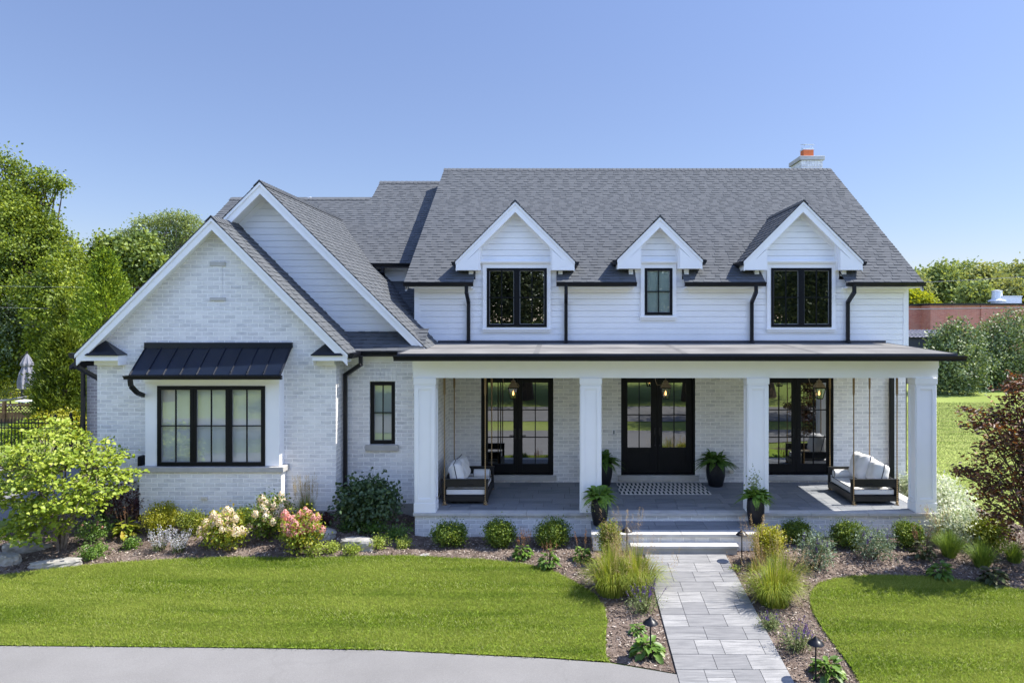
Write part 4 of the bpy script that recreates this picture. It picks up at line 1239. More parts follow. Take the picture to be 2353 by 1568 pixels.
def bolster(x0, x1, y, label):
    mb = MB(); L = x1 - x0; R = .095
    n = 20; pts = [(x0, y, zm + R), (x0 + .004, y, zm + R), (x0 + .02, y, zm + R), (x1 - .02, y, zm + R), (x1 - .004, y, zm + R), (x1, y, zm + R)]
    mb.tube(pts, [R * .80, R * .92, R, R, R * .92, R * .8], n)
    t = thing('bolster', label, 'bolster', ((x0 + x1) / 2, y, zm), 'bolsters on the bed swings')
    part(mb, 'cover', 'fabric', t, smooth=False, bevel=.01)
    pp = MB()
    for x in (x0 + .004, x1 - .004):
        pp.tube([(x, y + math.cos(a) * R * .93, zm + R + math.sin(a) * R * .93) for a in np.linspace(0, 6.2832, 21)], .007, 5, cap=False)
    part(pp, 'piping', 'piping', t)
bolster(-2.13, -1.73, 17.28, 'white bolster roll against the far arm of the left swing')
bolster(6.56, 7.15, 17.24, 'white bolster roll against the far arm of the right swing')

rg = MB().box(1.385, 3.55, 16.92, 18.08, ZF - .002, ZF + .008)
tag(rg.build('rug', M['rug'], loc=(2.47, 17.5, ZF)), 'white outdoor rug with dark dashes before the front door', 'rug')

def lantern(x, y, label):
    t = thing('hanging_lantern', label, 'lantern', (x, y, -1.9), 'gas lanterns hanging in the porch')
    z0, z1, z2 = -1.87, -1.62, -1.50
    f = MB(); rb, rt = .088, .158
    q = math.pi / 4
    c4 = lambda r, z: [(x + r * math.cos(q + k * math.pi / 2), y + r * math.sin(q + k * math.pi / 2), z) for k in range(4)]
    A, B = c4(rb, z0), c4(rt, z1)
    for k in range(4):
        f.tube([A[k], B[k]], .009, 6); f.tube([A[k], A[(k + 1) % 4]], .010, 6); f.tube([B[k], B[(k + 1) % 4]], .013, 6)
    f.lathe((x, y, z0), [(rb, -.012), (rb, .0)], 4, q)
    f.tube([(x, y, z0), (x, y, z0 + .07)], .014, 8)
    part(f, 'frame', 'frame', t)
    part(MB().lathe((x, y, 0), [(rt + .012, z1 + .004), (.075, z2), (.055, z2 + .02), (.075, z2 + .035), (.03, z2 + .06)], 4, q), 'cap', 'copper', t)
    g = MB()
    for k in range(4): g.quad(A[k], A[(k + 1) % 4], B[(k + 1) % 4], B[k])
    part(g, 'glass', 'lampglass', t)
    fl = MB().lathe((x, y, z0 + .07), [(.006, 0), (.022, .03), (.020, .055), (.010, .09), (.001, .12)], 10)
    part(fl, 'flame', 'flame', t)
    br = MB().tube([(x, y, z2 + .05), (x, y, -1.0)], .008, 6)
    br.tube([(x - .24, y, -1.0), (x - .24, y, -1.45), (x - .2, y, -1.56), (x - .1, y, -1.55), (x, y, -1.47), (x + .1, y, -1.52), (x + .14, y, -1.58), (x + .09, y, -1.61)], .006, 6)
    part(br, 'hanger', 'copper', t)
lantern(-1.138, 16.8, 'lit gas lantern hanging before the left glazed door')
lantern(2.447, 16.8, 'lit gas lantern hanging before the solid panelled front door')
lantern(6.06, 16.8, 'lit gas lantern hanging beside the right bed swing')

# ------------------------------------------------------------------ foliage builders
def unit(v): return v / np.maximum(np.linalg.norm(v, axis=-1, keepdims=True), 1e-9)

def leaves(name, C, D, N, L, Wd, mat, parent, six=False, fold=.18):
    """one small folded leaf per point: C base, D direction of the tip, N upper side, L length, Wd width"""
    C = np.asarray(C); n = len(C)
    D = unit(D); S = unit(np.cross(D, N)); U = np.cross(S, D)
    L = np.broadcast_to(L, n)[:, None]; Wd = np.broadcast_to(Wd, n)[:, None]
    if six:
        P = [C, C + D * L * .28 + S * Wd * .5 + U * Wd * fold, C + D * L * .68 + S * Wd * .40 + U * Wd * fold, C + D * L - U * Wd * .15,
             C + D * L * .68 - S * Wd * .40 + U * Wd * fold, C + D * L * .28 - S * Wd * .5 + U * Wd * fold]
        V = np.stack(P, 1).reshape(-1, 3); b = np.arange(n)[:, None] * 6
        F = np.concatenate([b + [0, 1, 2, 3], b + [0, 3, 4, 5]])
    else:
        P = [C, C + D * L * .45 + S * Wd * .5 + U * Wd * fold, C + D * L, C + D * L * .45 - S * Wd * .5 + U * Wd * fold]
        V = np.stack(P, 1).reshape(-1, 3); b = np.arange(n)[:, None] * 4
        F = np.concatenate([b + [0, 1, 2], b + [0, 2, 3]])
    return np_mesh(name, V, F, mat, parent)

def rnd_dirs(n):
    return unit(rng.normal(size=(n, 3)))

def lobes_sample(lobes, n, shell=.75):
    lobes = np.asarray(lobes, float)
    w = (lobes[:, 3] * lobes[:, 4] * lobes[:, 5]) ** .7
    k = rng.choice(len(lobes), n, p=w / w.sum())
    d = rnd_dirs(n)
    r = np.where(rng.uniform(size=n) < shell, rng.uniform(.72, 1.05, n), rng.uniform(.2, .8, n))
    lump = 1 + .10 * np.sin(d[:, 0] * 7 + k) * np.sin(d[:, 1] * 6 + 2 * k) + .08 * np.sin(d[:, 2] * 9 + 3 * k)
    P = lobes[k, :3] + d * lobes[k, 3:6] * (r * lump)[:, None]
    return P, d, k

def crown(parent, lobes, nclump, per, cr, L, Wd, mat, name='foliage', up=.5, droop=.0, shell=.75, six=False, rand=.9, flat=1.0, zmin=None):
    """leaves gathered in clumps spread through lobes; lobes are (x, y, z, rx, ry, rz) in world space"""
    P, d, k = lobes_sample(lobes, nclump, shell)
    if zmin is not None:
        ok = P[:, 2] > zmin; P, d = P[ok], d[ok]; nclump = len(P)
    o = rng.normal(size=(nclump, per, 3)) * cr * rng.uniform(.6, 1.3, (nclump, 1, 1))
    o[..., 2] *= flat
    C = (P[:, None, :] + o).reshape(-1, 3)
    if zmin is not None: C[:, 2] = np.maximum(C[:, 2], zmin - .02)
    dd = np.repeat(d, per, 0)
    n = len(C)
    N = unit(dd * .6 + rng.normal(size=(n, 3)) * rand + np.array([0, 0, up]))
    T = unit(np.cross(N, rnd_dirs(n)) + dd * .35 + np.array([0, 0, -droop]))
    s = rng.uniform(.65, 1.25, n)
    leaves(name, C, T, N, L * s, Wd * s, mat, parent, six)
    return P

def lumpy(lobes, k, f=.42, seed=0):
    # break a few big lobes into many smaller clumps sitting on their surface
    r = np.random.default_rng(seed); out = []
    for l in lobes:
        out.append((l[0], l[1], l[2], l[3] * .62, l[4] * .62, l[5] * .62))
        for _ in range(k):
            d = unit(r.normal(size=3)); d[1] = -abs(d[1]) * .9
            q = r.uniform(.55, .80)
            g = f * r.uniform(.7, 1.2)
            out.append((l[0] + d[0] * l[3] * q, l[1] + d[1] * l[4] * q, l[2] + d[2] * l[5] * q, l[3] * g, l[4] * g, l[5] * g * .8))
    return out

def limbs(parent, base, top, r0, targets, mat, name='trunk', n_main=10, r_tip=.02, seed=1, wob=.12):
    r = random.Random(seed); mb = MB()
    base, top = Vector(base), Vector(top)
    k = 7; pts = []
    H = (top - base).length
    for i in range(k):
        t = i / (k - 1)
        pts.append(base.lerp(top, t) + Vector((r.uniform(-1, 1), r.uniform(-1, 1), 0)) * wob * H * .15 * math.sin(t * 3.1))
    mb.tube(pts, [r0 * (1 - .75 * i / (k - 1)) * (1.25 if i == 0 else 1) for i in range(k)], 10)
    for tg in targets:
        tg = Vector(tg)
        t = min(.95, max(.22, r.uniform(.3, .9)))
        a = pts[0].lerp(pts[-1], t)
        i = int(t * (k - 1)); a = pts[i].lerp(pts[i + 1], t * (k - 1) - i)
        mid = a.lerp(tg, .5) + Vector((r.uniform(-1, 1), r.uniform(-1, 1), r.uniform(-.2, .8))) * (tg - a).length * .12
        q = [a, a.lerp(mid, .5) + Vector((0, 0, .02)), mid, mid.lerp(tg, .6), tg]
        ra = r0 * (1 - .75 * t) * .55
        mb.tube(q, [ra, ra * .8, ra * .6, ra * .35, max(r_tip * .5, ra * .12)], 6)
    return mb.build(name, mat, parent)

def W_(u, v, Y):
    """point at depth Y seen at (u, v)"""
    return np.array([(u - PX) / FPX * Y, Y, -(v - PY) / FPX * Y])

def lob(u, v, ru, rv, Y, ry=None, dy=0):
    p = W_(u, v, Y + dy); s = (Y + dy) / FPX
    return (*p, ru * s, (ry if ry else (ru + rv) / 2 * s), rv * s)

G1 = [(.030, .055, .008), (.055, .095, .012), (.09, .14, .016), (.15, .19, .025)]
def green(f, y=1.0, b=1.0): return [(c[0] * f * y, c[1] * f, c[2] * f * b) for c in G1]
LM = {
    'cotton': leaf_mat('cottonwood_leaf', [(.032, .057, .008), (.09, .135, .015), (.18, .235, .024), (.31, .35, .04)], .36, .04),
    'mid': leaf_mat('mid_green_leaf', [(.045, .072, .016), (.10, .14, .028), (.19, .24, .05)], .36, .06),
    'locust': leaf_mat('locust_leaf', [(.09, .125, .05), (.14, .18, .065), (.20, .235, .08)], .45, .04),
    'conifer': leaf_mat('bright_conifer', [(.035, .075, .009), (.15, .22, .018), (.32, .39, .035)], .25, .03),
    'arbor': leaf_mat('arborvitae_spray', [(.03, .05, .005), (.07, .10, .010), (.14, .17, .018)], .25, .04),
    'silver': leaf_mat('silver_leaf', [(.04, .07, .03), (.09, .13, .06), (.18, .23, .14)], .25, .12),
    'redbud': leaf_mat('redbud_leaf', [(.075, .125, .012), (.165, .235, .020), (.27, .335, .04), (.38, .425, .08)], .32, .05),
    'purple': leaf_mat('purple_leaf', [(.018, .008, .010), (.04, .014, .016), (.075, .022, .02)], .25, .08),
    'plum': leaf_mat('plum_leaf', [(.022, .014, .009), (.045, .024, .013), (.075, .032, .016), (.14, .05, .018), (.28, .105, .028)], .35, .10),
    'box': leaf_mat('boxwood_leaf', [(.022, .048, .008), (.05, .09, .012), (.10, .145, .016), (.20, .235, .025)], .25, .05),
    'gold': leaf_mat('golden_shrub_leaf', [(.12, .14, .010), (.22, .22, .013), (.29, .28, .02)], .35, .06),
    'olive': leaf_mat('olive_gold_leaf', [(.06, .09, .010), (.12, .15, .014), (.22, .225, .02)], .3, .06),
    'hydra': leaf_mat('hydrangea_leaf', [(.08, .13, .015), (.16, .22, .022), (.28, .30, .03), (.37, .29, .04)], .4, .05),
    'vib': leaf_mat('dark_viburnum_leaf', [(.018, .040, .016), (.035, .065, .025), (.06, .10, .04)], .25, .08),
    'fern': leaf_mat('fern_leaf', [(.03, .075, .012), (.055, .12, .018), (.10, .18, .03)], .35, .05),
    'fern_lit': leaf_mat('lit_fern_leaf', [(.06, .13, .016), (.11, .20, .025), (.18, .27, .04)], .4, .05),  # fern leaf again in lighter greens, sunlight put into the colour
    'hosta': leaf_mat('hosta_leaf', [(.04, .085, .012), (.08, .15, .02), (.15, .23, .035)], .35, .08),
    'heuch': leaf_mat('dark_heuchera_leaf', [(.030, .045, .018), (.055, .075, .025), (.06, .03, .03)], .3, .08),
    'cover': leaf_mat('groundcover_leaf', [(.03, .07, .012), (.06, .12, .02), (.10, .17, .03)], .3, .06),
    'lime': leaf_mat('lime_sedum_leaf', [(.15, .22, .03), (.26, .33, .05), (.38, .43, .10)], .4, .05),
    'grass': leaf_mat('ornamental_grass', [(.09, .14, .018), (.16, .215, .028), (.24, .285, .045), (.34, .33, .085)], .4, .03),
    'seed': leaf_mat('tan_seed_head', [(.30, .20, .11), (.42, .31, .19), (.52, .42, .29)], .35, .02),
    'reed': leaf_mat('straw_plume', [(.20, .155, .08), (.30, .24, .135), (.42, .35, .22)], .35, .02),
    'brown': leaf_mat('dried_flower', [(.13, .06, .03), (.24, .12, .06), (.33, .18, .09)], .2, .02),
    'sage': leaf_mat('salvia_leaf', [(.08, .11, .04), (.14, .18, .07), (.22, .25, .12)], .3, .03),
    'violet': leaf_mat('violet_flower', [(.05, .02, .14), (.10, .04, .24), (.16, .09, .32)], .2, .02),
    'russian': leaf_mat('lavender_flower', [(.32, .32, .42), (.48, .48, .56), (.62, .62, .68)], .3, .02),
    'bud': leaf_mat('buddleia_leaf', [(.05, .085, .045), (.10, .14, .085), (.18, .22, .16)], .25, .05),
    'varieg': leaf_mat('variegated_dogwood_leaf', [(.15, .22, .07), (.40, .46, .28), (.64, .66, .52), (.74, .74, .66)], .35, .04, tw=(1.05, 1.05, .9)),
    'cream': leaf_mat('cream_flower', [(.68, .52, .42), (.78, .66, .54), (.82, .76, .66)], .35, .02),
    'pink': leaf_mat('pink_flower', [(.60, .24, .26), (.72, .40, .38), (.78, .56, .50)], .35, .02),
    'far': leaf_mat('far_tree_leaf', [(.10, .135, .045), (.155, .195, .06), (.21, .245, .08)], .35, .03),  # pale haze of the distance put into the leaf colours
    'far2': leaf_mat('far_olive_leaf', [(.125, .145, .055), (.18, .20, .07), (.25, .265, .09)], .35, .03),  # distance haze put into these paler olive tones too
    'yellow': leaf_mat('yellow_green_leaf', [(.16, .21, .015), (.27, .31, .02), (.40, .41, .04)], .4, .03),
    'bigsh': leaf_mat('big_shrub_leaf', [(.04, .07, .022), (.08, .125, .04), (.15, .205, .07), (.26, .31, .14)], .25, .12),
    'softgrass': leaf_mat('soft_grass_blade', [(.06, .11, .018), (.11, .17, .03), (.18, .24, .05)], .35, .03),
    'darktree': leaf_mat('dark_tree_leaf', [(.016, .034, .010), (.035, .065, .016), (.08, .115, .03)], .25, .04),  # darker greens for the backyard trees
    'streettree': leaf_mat('street_tree_leaf', [(.030, .042, .022), (.055, .072, .036), (.10, .12, .06)], .25, .04),
    'spruce': leaf_mat('dark_spruce', [(.02, .04, .02), (.04, .065, .03)], .1, .02),
}

def tree(label, base, top, lobes, nclump, per, cr, L, Wd, lm, r0=.25, name='broadleaf_tree', cat='tree', bark='bark', group=None, twigs=14, seed=1, **kw):
    t = thing(name, label, cat, tuple(base), group)
    P = crown(t, lobes, nclump, per, cr, L, Wd, LM[lm], 'crown', **kw)
    tg = [l[:3] for l in lobes[:14]] + [tuple(P[i]) for i in range(0, min(len(P), twigs * 5), 5)]
    limbs(t, base, top, r0, tg, M[bark], 'trunk', seed=seed)
    return t

def ground_at(x, y, dz=0.0): return (x, y, float(G(x, y)) + dz)

# ------------------------------------------------------------------ trees at the left
Y1 = 42
big = [lob(*a) for a in ((60, 600, 110, 120, Y1), (-40, 700, 150, 160, Y1), (130, 680, 100, 110, Y1, None, -2), (70, 500, 85, 80, Y1), (150, 580, 50, 70, Y1), (-60, 520, 110, 120, Y1, None, 1), (150, 790, 90, 90, Y1, None, -1), (40, 820, 120, 90, Y1),
                         (185, 690, 50, 80, Y1, None, 1), (-100, 400, 80, 90, Y1), (15, 440, 30, 38, Y1))]
tree('tall cottonwood with a dense yellow green crown at the left edge', ground_at(*W_(60, 0, Y1)[:2]), W_(60, 520, Y1), lumpy(big, 7, .36, 1), 4600, 22, .26, .17, .12, 'cotton', .5, twigs=24, seed=2, shell=.8)
wis = [lob(*a) for a in ((95, 412, 50, 22, Y1 + 1), (45, 395, 28, 25, Y1 + 1), (135, 430, 20, 18, Y1 + 1), (70, 445, 45, 20, Y1 + 1), (10, 375, 25, 28, Y1 + 1))]
tree('sparse leafy top of a taller tree above the cottonwood', ground_at(*W_(85, 0, Y1 + 2)[:2]), W_(85, 430, Y1 + 2), wis, 260, 14, .24, .17, .12, 'cotton', .35, twigs=30, seed=3, shell=.5)
Y2 = 50
tree('mid green tree beside the cottonwood with a few autumn leaves', ground_at(*W_(235, 0, Y2)[:2]), W_(235, 600, Y2),
     lumpy([lob(*a) for a in ((225, 600, 45, 60, Y2), (250, 660, 50, 80, Y2), (205, 640, 40, 80, Y2), (235, 560, 20, 25, Y2), (262, 590, 20, 35, Y2))], 4, .42, 2), 1100, 18, .28, .20, .14, 'cotton', .3, seed=4)
Y3 = 46
tree('round bright leafy tree in front of the spreading locust', ground_at(*W_(330, 0, Y3)[:2]), W_(330, 600, Y3),
     lumpy([lob(*a) for a in ((320, 600, 55, 60, Y3), (355, 625, 35, 60, Y3), (290, 590, 35, 45, Y3), (330, 560, 30, 25, Y3), (385, 640, 30, 50, Y3))], 5, .40, 3), 1200, 15, .25, .26, .19, 'mid', .3, seed=5)
Y4 = 66
tree('hazy spreading honey locust with flat airy layers behind the gable', ground_at(*W_(390, 0, Y4)[:2]), W_(390, 560, Y4),
     [lob(*a) for a in ((400, 505, 45, 20, Y4), (345, 515, 40, 17, Y4), (440, 530, 35, 25, Y4), (305, 545, 38, 18, Y4), (370, 550, 55, 22, Y4), (430, 570, 40, 28, Y4), (480, 570, 35, 30, Y4), (300, 575, 30, 18, Y4), (395, 600, 50, 25, Y4))],
     900, 22, .40, .22, .11, 'locust', .4, bark='bark_grey', seed=6, twigs=30, flat=.35)
def conifer(label, u, v0, v1, hw, Y, lm, n, L, Wd, cr=.12, name='conifer_tree', pw=.8, zb=None):
    top = W_(u, v0, Y); x = top[0]; z0 = float(G(x, Y)) if zb is None else zb
    H = top[2] - z0
    R = hw * Y / FPX
    t = thing(name, label, 'conifer', (x, Y, z0))
    h = rng.uniform(0, 1, n) ** .85
    a = rng.uniform(0, 6.283, n)
    prof = np.minimum(1, (1 - h) * 2.1) ** pw * np.where(h < .08, .85, 1)
    lump = 1 + .17 * np.sin(a * 3 + h * 17) + .15 * np.sin(a * 5 - h * 31) + .10 * np.sin(a * 9 + h * 47)
    r = R * prof * lump * np.where(rng.uniform(size=n) < .8, rng.uniform(.8, 1.05, n), rng.uniform(.3, .85, n))
    P = np.stack([x + r * np.cos(a), Y + r * np.sin(a), z0 + .1 + h * (H - .1)], 1)
    per = 9
    C = (P[:, None] + rng.normal(size=(n, per, 3)) * cr).reshape(-1, 3)
    out = np.repeat(np.stack([np.cos(a), np.sin(a), 0 * a], 1), per, 0)
    N = unit(out * .6 + rng.normal(size=C.shape) * .6 + [0, 0, .5])
    D = unit(out * .7 + rng.normal(size=C.shape) * .5 + [0, 0, .8])
    s = rng.uniform(.7, 1.3, len(C))
    leaves('foliage', C, D, N, L * s, Wd * s, LM[lm], t)
    part(MB().tube([(x, Y, z0 - .05), (x, Y, z0 + H * .5), (x, Y, z0 + H * .92)], [R * .12, R * .07, .01], 8), 'trunk', 'bark', t)
    return t
conifer('bright green feathery cone shaped conifer beside the left gable', 243, 585, 0, 62, 31, 'conifer', 1700, .15, .06, .15)
conifer('large golden green arborvitae next to the closed umbrella', 150, 765, 0, 52, 27.5, 'arbor', 2000, .16, .05, .10, 'arborvitae', .55)
conifer('slim olive conifer between the silver shrub and bright conifer', 143, 690, 0, 32, 33, 'arbor', 700, .18, .06, .12, 'arborvitae', .7)
Y5 = 41
tree('silvery leaved shrub tree below the cottonwood', ground_at(*W_(60, 0, Y5)[:2]), W_(60, 720, Y5),
     [lob(*a) for a in ((55, 740, 50, 90, Y5), (15, 800, 60, 80, Y5), (95, 770, 35, 50, Y5), (60, 690, 25, 40, Y5), (-50, 780, 70, 90, Y5))], 800, 12, .2, .17, .085, 'silver', .14, 'silver_shrub', 'shrub', seed=8)
Y6 = 52
for i, (u, v, ru, rv, lb) in enumerate(((0, 830, 120, 130, 'dark backyard tree behind the closed umbrella'), (160, 840, 90, 110, 'dark backyard tree behind the arborvitae'), (280, 780, 90, 130, 'dark backyard tree behind the feathery conifer'), (-120, 800, 120, 150, 'dark tree mass at the far left picture edge'))):
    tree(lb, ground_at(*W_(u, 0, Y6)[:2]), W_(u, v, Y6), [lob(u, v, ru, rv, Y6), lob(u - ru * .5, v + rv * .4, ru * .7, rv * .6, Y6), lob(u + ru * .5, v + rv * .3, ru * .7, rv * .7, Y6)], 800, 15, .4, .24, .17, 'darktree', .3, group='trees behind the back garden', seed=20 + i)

# ------------------------------------------------------------------ trees at the right
Yr = 46.0
def bigshrub(label, u, v, ru, rv, Y, n, lm, seed):
    z = float(G(0, Y)); c = W_(u, v, Y)
    ls = [lob(u, v, ru * .8, rv * .8, Y), lob(u - ru * .35, v + rv * .42, ru * .6, rv * .6, Y, None, -.8), lob(u + ru * .4, v + rv * .40, ru * .6, rv * .65, Y, None, -.5), lob(u, v + rv * .62, ru * .75, rv * .4, Y, None, -.6), lob(u + ru * .05, v - rv * .55, ru * .4, rv * .4, Y), lob(u - ru * .3, v - rv * .35, ru * .4, rv * .35, Y), lob(u + ru * .5, v - rv * .4, ru * .35, rv * .3, Y)]
    tree(label, (c[0], Y, z), (c[0], Y, z + 2.4), ls, n, 12, .22, .20, .10, lm, .12, 'large_shrub', 'shrub', seed=seed)
bigshrub('big rounded grey green shrub at the lawn edge beyond the porch', 2195, 815, 72, 85, 45, 950, 'bigsh', 31)
bigshrub('broader darker shrub behind it at the right picture edge', 2320, 800, 95, 90, 48, 1300, 'bigsh', 32)
bigshrub('dark shrub between the two big rounded shrubs', 2262, 835, 60, 70, 51, 700, 'vib', 34)
bigshrub('dark shrub filling the far right behind the broad one', 2440, 810, 80, 85, 50, 700, 'bigsh', 33)
far = [(2120, 655, 30, 28, 105, 'far', 'rounded'), (2165, 650, 38, 35, 100, 'far', 'broad'), (2215, 645, 38, 38, 108, 'far', 'tall leafy'), (2262, 655, 40, 36, 98, 'far2', 'olive'), (2300, 648, 36, 34, 112, 'far', 'dense'),
       (2345, 645, 36, 36, 104, 'far2', 'high crowned'), (2390, 650, 40, 38, 100, 'far', 'outermost'), (2095, 668, 25, 25, 96, 'far2', 'small brownish'), (2240, 682, 26, 22, 88, 'far', 'low'), (2330, 678, 40, 26, 90, 'far2', 'low wide')]
for i, (u, v, ru, rv, Y, lm, ad) in enumerate(far):
    tree(ad + ' tree of the hazy treeline above the brick building', (*W_(u, 0, Y)[:2], -4.7), W_(u, v, Y), [lob(u, v, ru, rv, Y), lob(u - ru * .5, v + rv * .4, ru * .7, rv * .8, Y), lob(u + ru * .5, v + rv * .4, ru * .7, rv * .8, Y), lob(u + ru * .1, v - rv * .6, ru * .4, rv * .4, Y)],
         330, 14, .55, .50, .36, lm, .3, group='far treeline above the brick building', seed=40 + i)
conifer('small dark spruce among the far trees', 2218, 662, 0, 11, 92, 'spruce', 250, .5, .15, .3, 'spruce_tree')
tree('yellow green tree behind the left end of the brick building', (*W_(2112, 0, 80)[:2], -4.7), W_(2112, 690, 80), [lob(2108, 692, 30, 18, 80), lob(2130, 698, 22, 14, 80), lob(2085, 690, 15, 22, 80)], 260, 14, .32, .34, .26, 'yellow', .25, seed=55)

# ------------------------------------------------------------------ brick building, shed, cables
bb = thing('brick_building', 'long low red brick building with black roof edge beyond the shrubs', 'building', (38, 62, -4.7))
zt = -(697 - PY) / FPX * 60
m = MB().box(31.0, 75, 60, 80, -4.8, zt - .14).box(26.0, 31.0, 61.6, 80, -4.8, zt - .16)
m.box(31 + 9.6, 31 + 10.2, 59.88, 60, -4.8, zt - .14); m.box(31 + 4.2, 31 + 4.6, 59.9, 60, -4.8, zt - .14)
part(m, 'wall', 'brick_red', bb)
part(MB().box(30.9, 75.2, 59.8, 80, zt - .139, zt + .02).box(25.9, 30.9, 61.4, 80, zt - .159, zt - .02), 'parapet', 'black', bb)
v = W_(2290, 692, 66)
part(MB().lathe((v[0], 66, zt), [(.55, 0), (.5, .25), (.75, .3), (.75, .4), (.45, .55), (.42, 1.25), (.5, 1.3), (.0, 1.4)], 20, cap=False), 'roof_vent', 'galv', bb)
v = W_(2318, 692, 66)
part(MB().box(v[0] - .9, v[0] + .9, 65.6, 67, zt, zt + .75).box(v[0] - .95, v[0] + .95, 65.55, 67.05, zt + .75, zt + .83), 'roof_unit', 'galv', bb)
sh = thing('garden_shed', 'dark shed with a ribbed metal roof beyond the lawn', 'shed', (26.6, 52.5, -4.7))
part(MB().box(24.5, 29.0, 52, 55, -4.7, -1.35), 'wall', 'flash', sh)
rb = MB().add([(24.3, 51.7, -1.33), (29.3, 51.7, -1.33), (29.3, 55.2, -.85), (24.3, 55.2, -.85)], [(0, 1, 2, 3)])
for i in range(17): rb.bar((24.35 + i * .3, 51.7, -1.31), (24.35 + i * .3, 55.2, -.83), .04, .05)
part(rb, 'roof', 'canvas_grey', sh)
def cable(label, p, q, sag, r, loc=None):
    pts = []
    for i in range(25):
        t = i / 24; c = Vector(p).lerp(Vector(q), t); c.z -= sag * 4 * t * (1 - t); pts.append(c)
    tag(MB().tube(pts, r, 5).build('power_line', M['cable'], loc=p), label, 'cable', 'utility cables')
P2 = lambda u, v, Y: tuple(W_(u, v, Y))
cable('upper pale cable crossing the brick building', P2(1700, 712, 56), P2(2700, 698, 56), .12, .035)
cable('lower thick cable just above the shed roof', P2(1900, 767, 50), P2(2500, 763, 50), .05, .035)
cable('thin cable above the far treeline at the right', P2(1950, 655, 85), P2(2700, 608, 85), .3, .03)
cable('upper cable in front of the cottonwood', P2(-300, 650, 34), P2(620, 659, 34), .1, .007)
cable('lower cable in front of the cottonwood', P2(-300, 695, 33), P2(520, 712, 33), .1, .007)

# ------------------------------------------------------------------ back garden at the left: patio, fences, umbrella, loungers
YU = 37.0
pz = -(930 - PY) / FPX * YU
sheet('patio', [(-34, 33.5), (-25.5, 33.5), (-25.5, 43), (-34, 43)], 0, M['stone'], 1.5, label='pale stone patio behind the lattice fence', zf=lambda x, y: pz)
x = W_(62, 0, YU)[0]
um = thing('patio_umbrella', 'closed grey cantilever patio umbrella hanging from its dark mast', 'umbrella', (x, YU, pz))
cn = MB(); prof = []
zt0 = -(812 - PY) / FPX * YU; zb0 = -(892 - PY) / FPX * YU
H = zt0 - zb0
n = 40
for h, rr in ((0, .34), (.2, .36), (.45, .30), (.60, .20), (.63, .19), (.66, .26), (.72, .27), (.85, .17), (.95, .08), (1, .03)):
    ring = []
    for k in range(n):
        a = 2 * math.pi * k / n
        w = 1 + .22 * (1 if k % 5 < 2 else -1) * (1 - h * .6)
        ring.append((x + rr * w * math.cos(a), YU + rr * w * math.sin(a), zb0 + H * h))
    prof.append(ring)
cn.v = [p for r_ in prof for p in r_]
cn.f = [(i * n + k, i * n + (k + 1) % n, (i + 1) * n + (k + 1) % n, (i + 1) * n + k) for i in range(len(prof) - 1) for k in range(n)]
part(cn, 'canopy', 'canvas_grey', um)
mx = W_(43, 0, YU)[0]
part(MB().bar((mx, YU + .3, pz), (mx, YU + .3, -(818 - PY) / FPX * YU), .12, .12), 'mast', 'darkwood', um)
part(MB().tube([(mx, YU + .3, -(880 - PY) / FPX * YU), (x - .35, YU + .1, -(820 - PY) / FPX * YU), (x, YU, zt0 + .03)], .04, 8).tube([(x, YU, zt0), (x, YU, zt0 + .12)], .05, 8), 'arm', 'darkwood', um)
def lounger(label, x, y, s, back):
    t = thing('sun_lounger', label, 'sun lounger', (x, y, pz), 'sun loungers on the patio')
    prof = [(-.95, .34), (-.5, .30), (0, .33), (.35, .36), (.95, .36 + back)]
    mb = MB()
    for w0, w1 in ((-.32, .32),):
        for i in range(4):
            (a, za), (b, zb_) = prof[i], prof[i + 1]
            mb.add([(x + s * a, y + w0, pz + za), (x + s * b, y + w0, pz + zb_), (x + s * b, y + w1, pz + zb_), (x + s * a, y + w1, pz + za),
                    (x + s * a, y + w0, pz + za - .05), (x + s * b, y + w0, pz + zb_ - .05), (x + s * b, y + w1, pz + zb_ - .05), (x + s * a, y + w1, pz + za - .05)],
                   [(0, 1, 2, 3), (4, 7, 6, 5), (0, 4, 5, 1), (3, 2, 6, 7), (0, 3, 7, 4), (1, 5, 6, 2)])
    part(mb, 'bed', 'fabric' if back > .3 else 'canvas_grey', t)
    for dx in (-.8, .6):
        for dy in (-.28, .28):
            part(MB().bar((x + s * dx, y + dy, pz), (x + s * (dx * .9), y + dy, pz + .3), .05, .05), 'leg', 'darkwood', t)
lounger('flat grey lounger nearest the lattice fence', -27.2, 34.6, -1, .0)
lounger('white lounger with raised back below the umbrella', -26.6, 36.3, 1, .62)
lounger('low grey lounger in the middle of the patio', -28.6, 36.6, 1, .12)
def hedgeball(label, x, y, z, r, lm, n=120):
    t = thing('garden_shrub', label, 'shrub', (x, y, z))
    crown(t, [(x, y, z + r * .55, r, r, r * .6)], n, 10, r * .16, .09, .05, LM[lm], shell=.85)
    part(MB().tube([(x, y, z - .1), (x, y, z + r * .5)], .05, 6), 'stem', 'bark', t)
hedgeball('low clipped yellow green shrub on the patio edge', W_(25, 0, 39)[0], 39, pz - .05, 1.0, 'gold')
hedgeball('white flowering shrub behind the umbrella mast', W_(25, 0, 40.5)[0] - .2, 41.5, pz, .9, 'varieg')

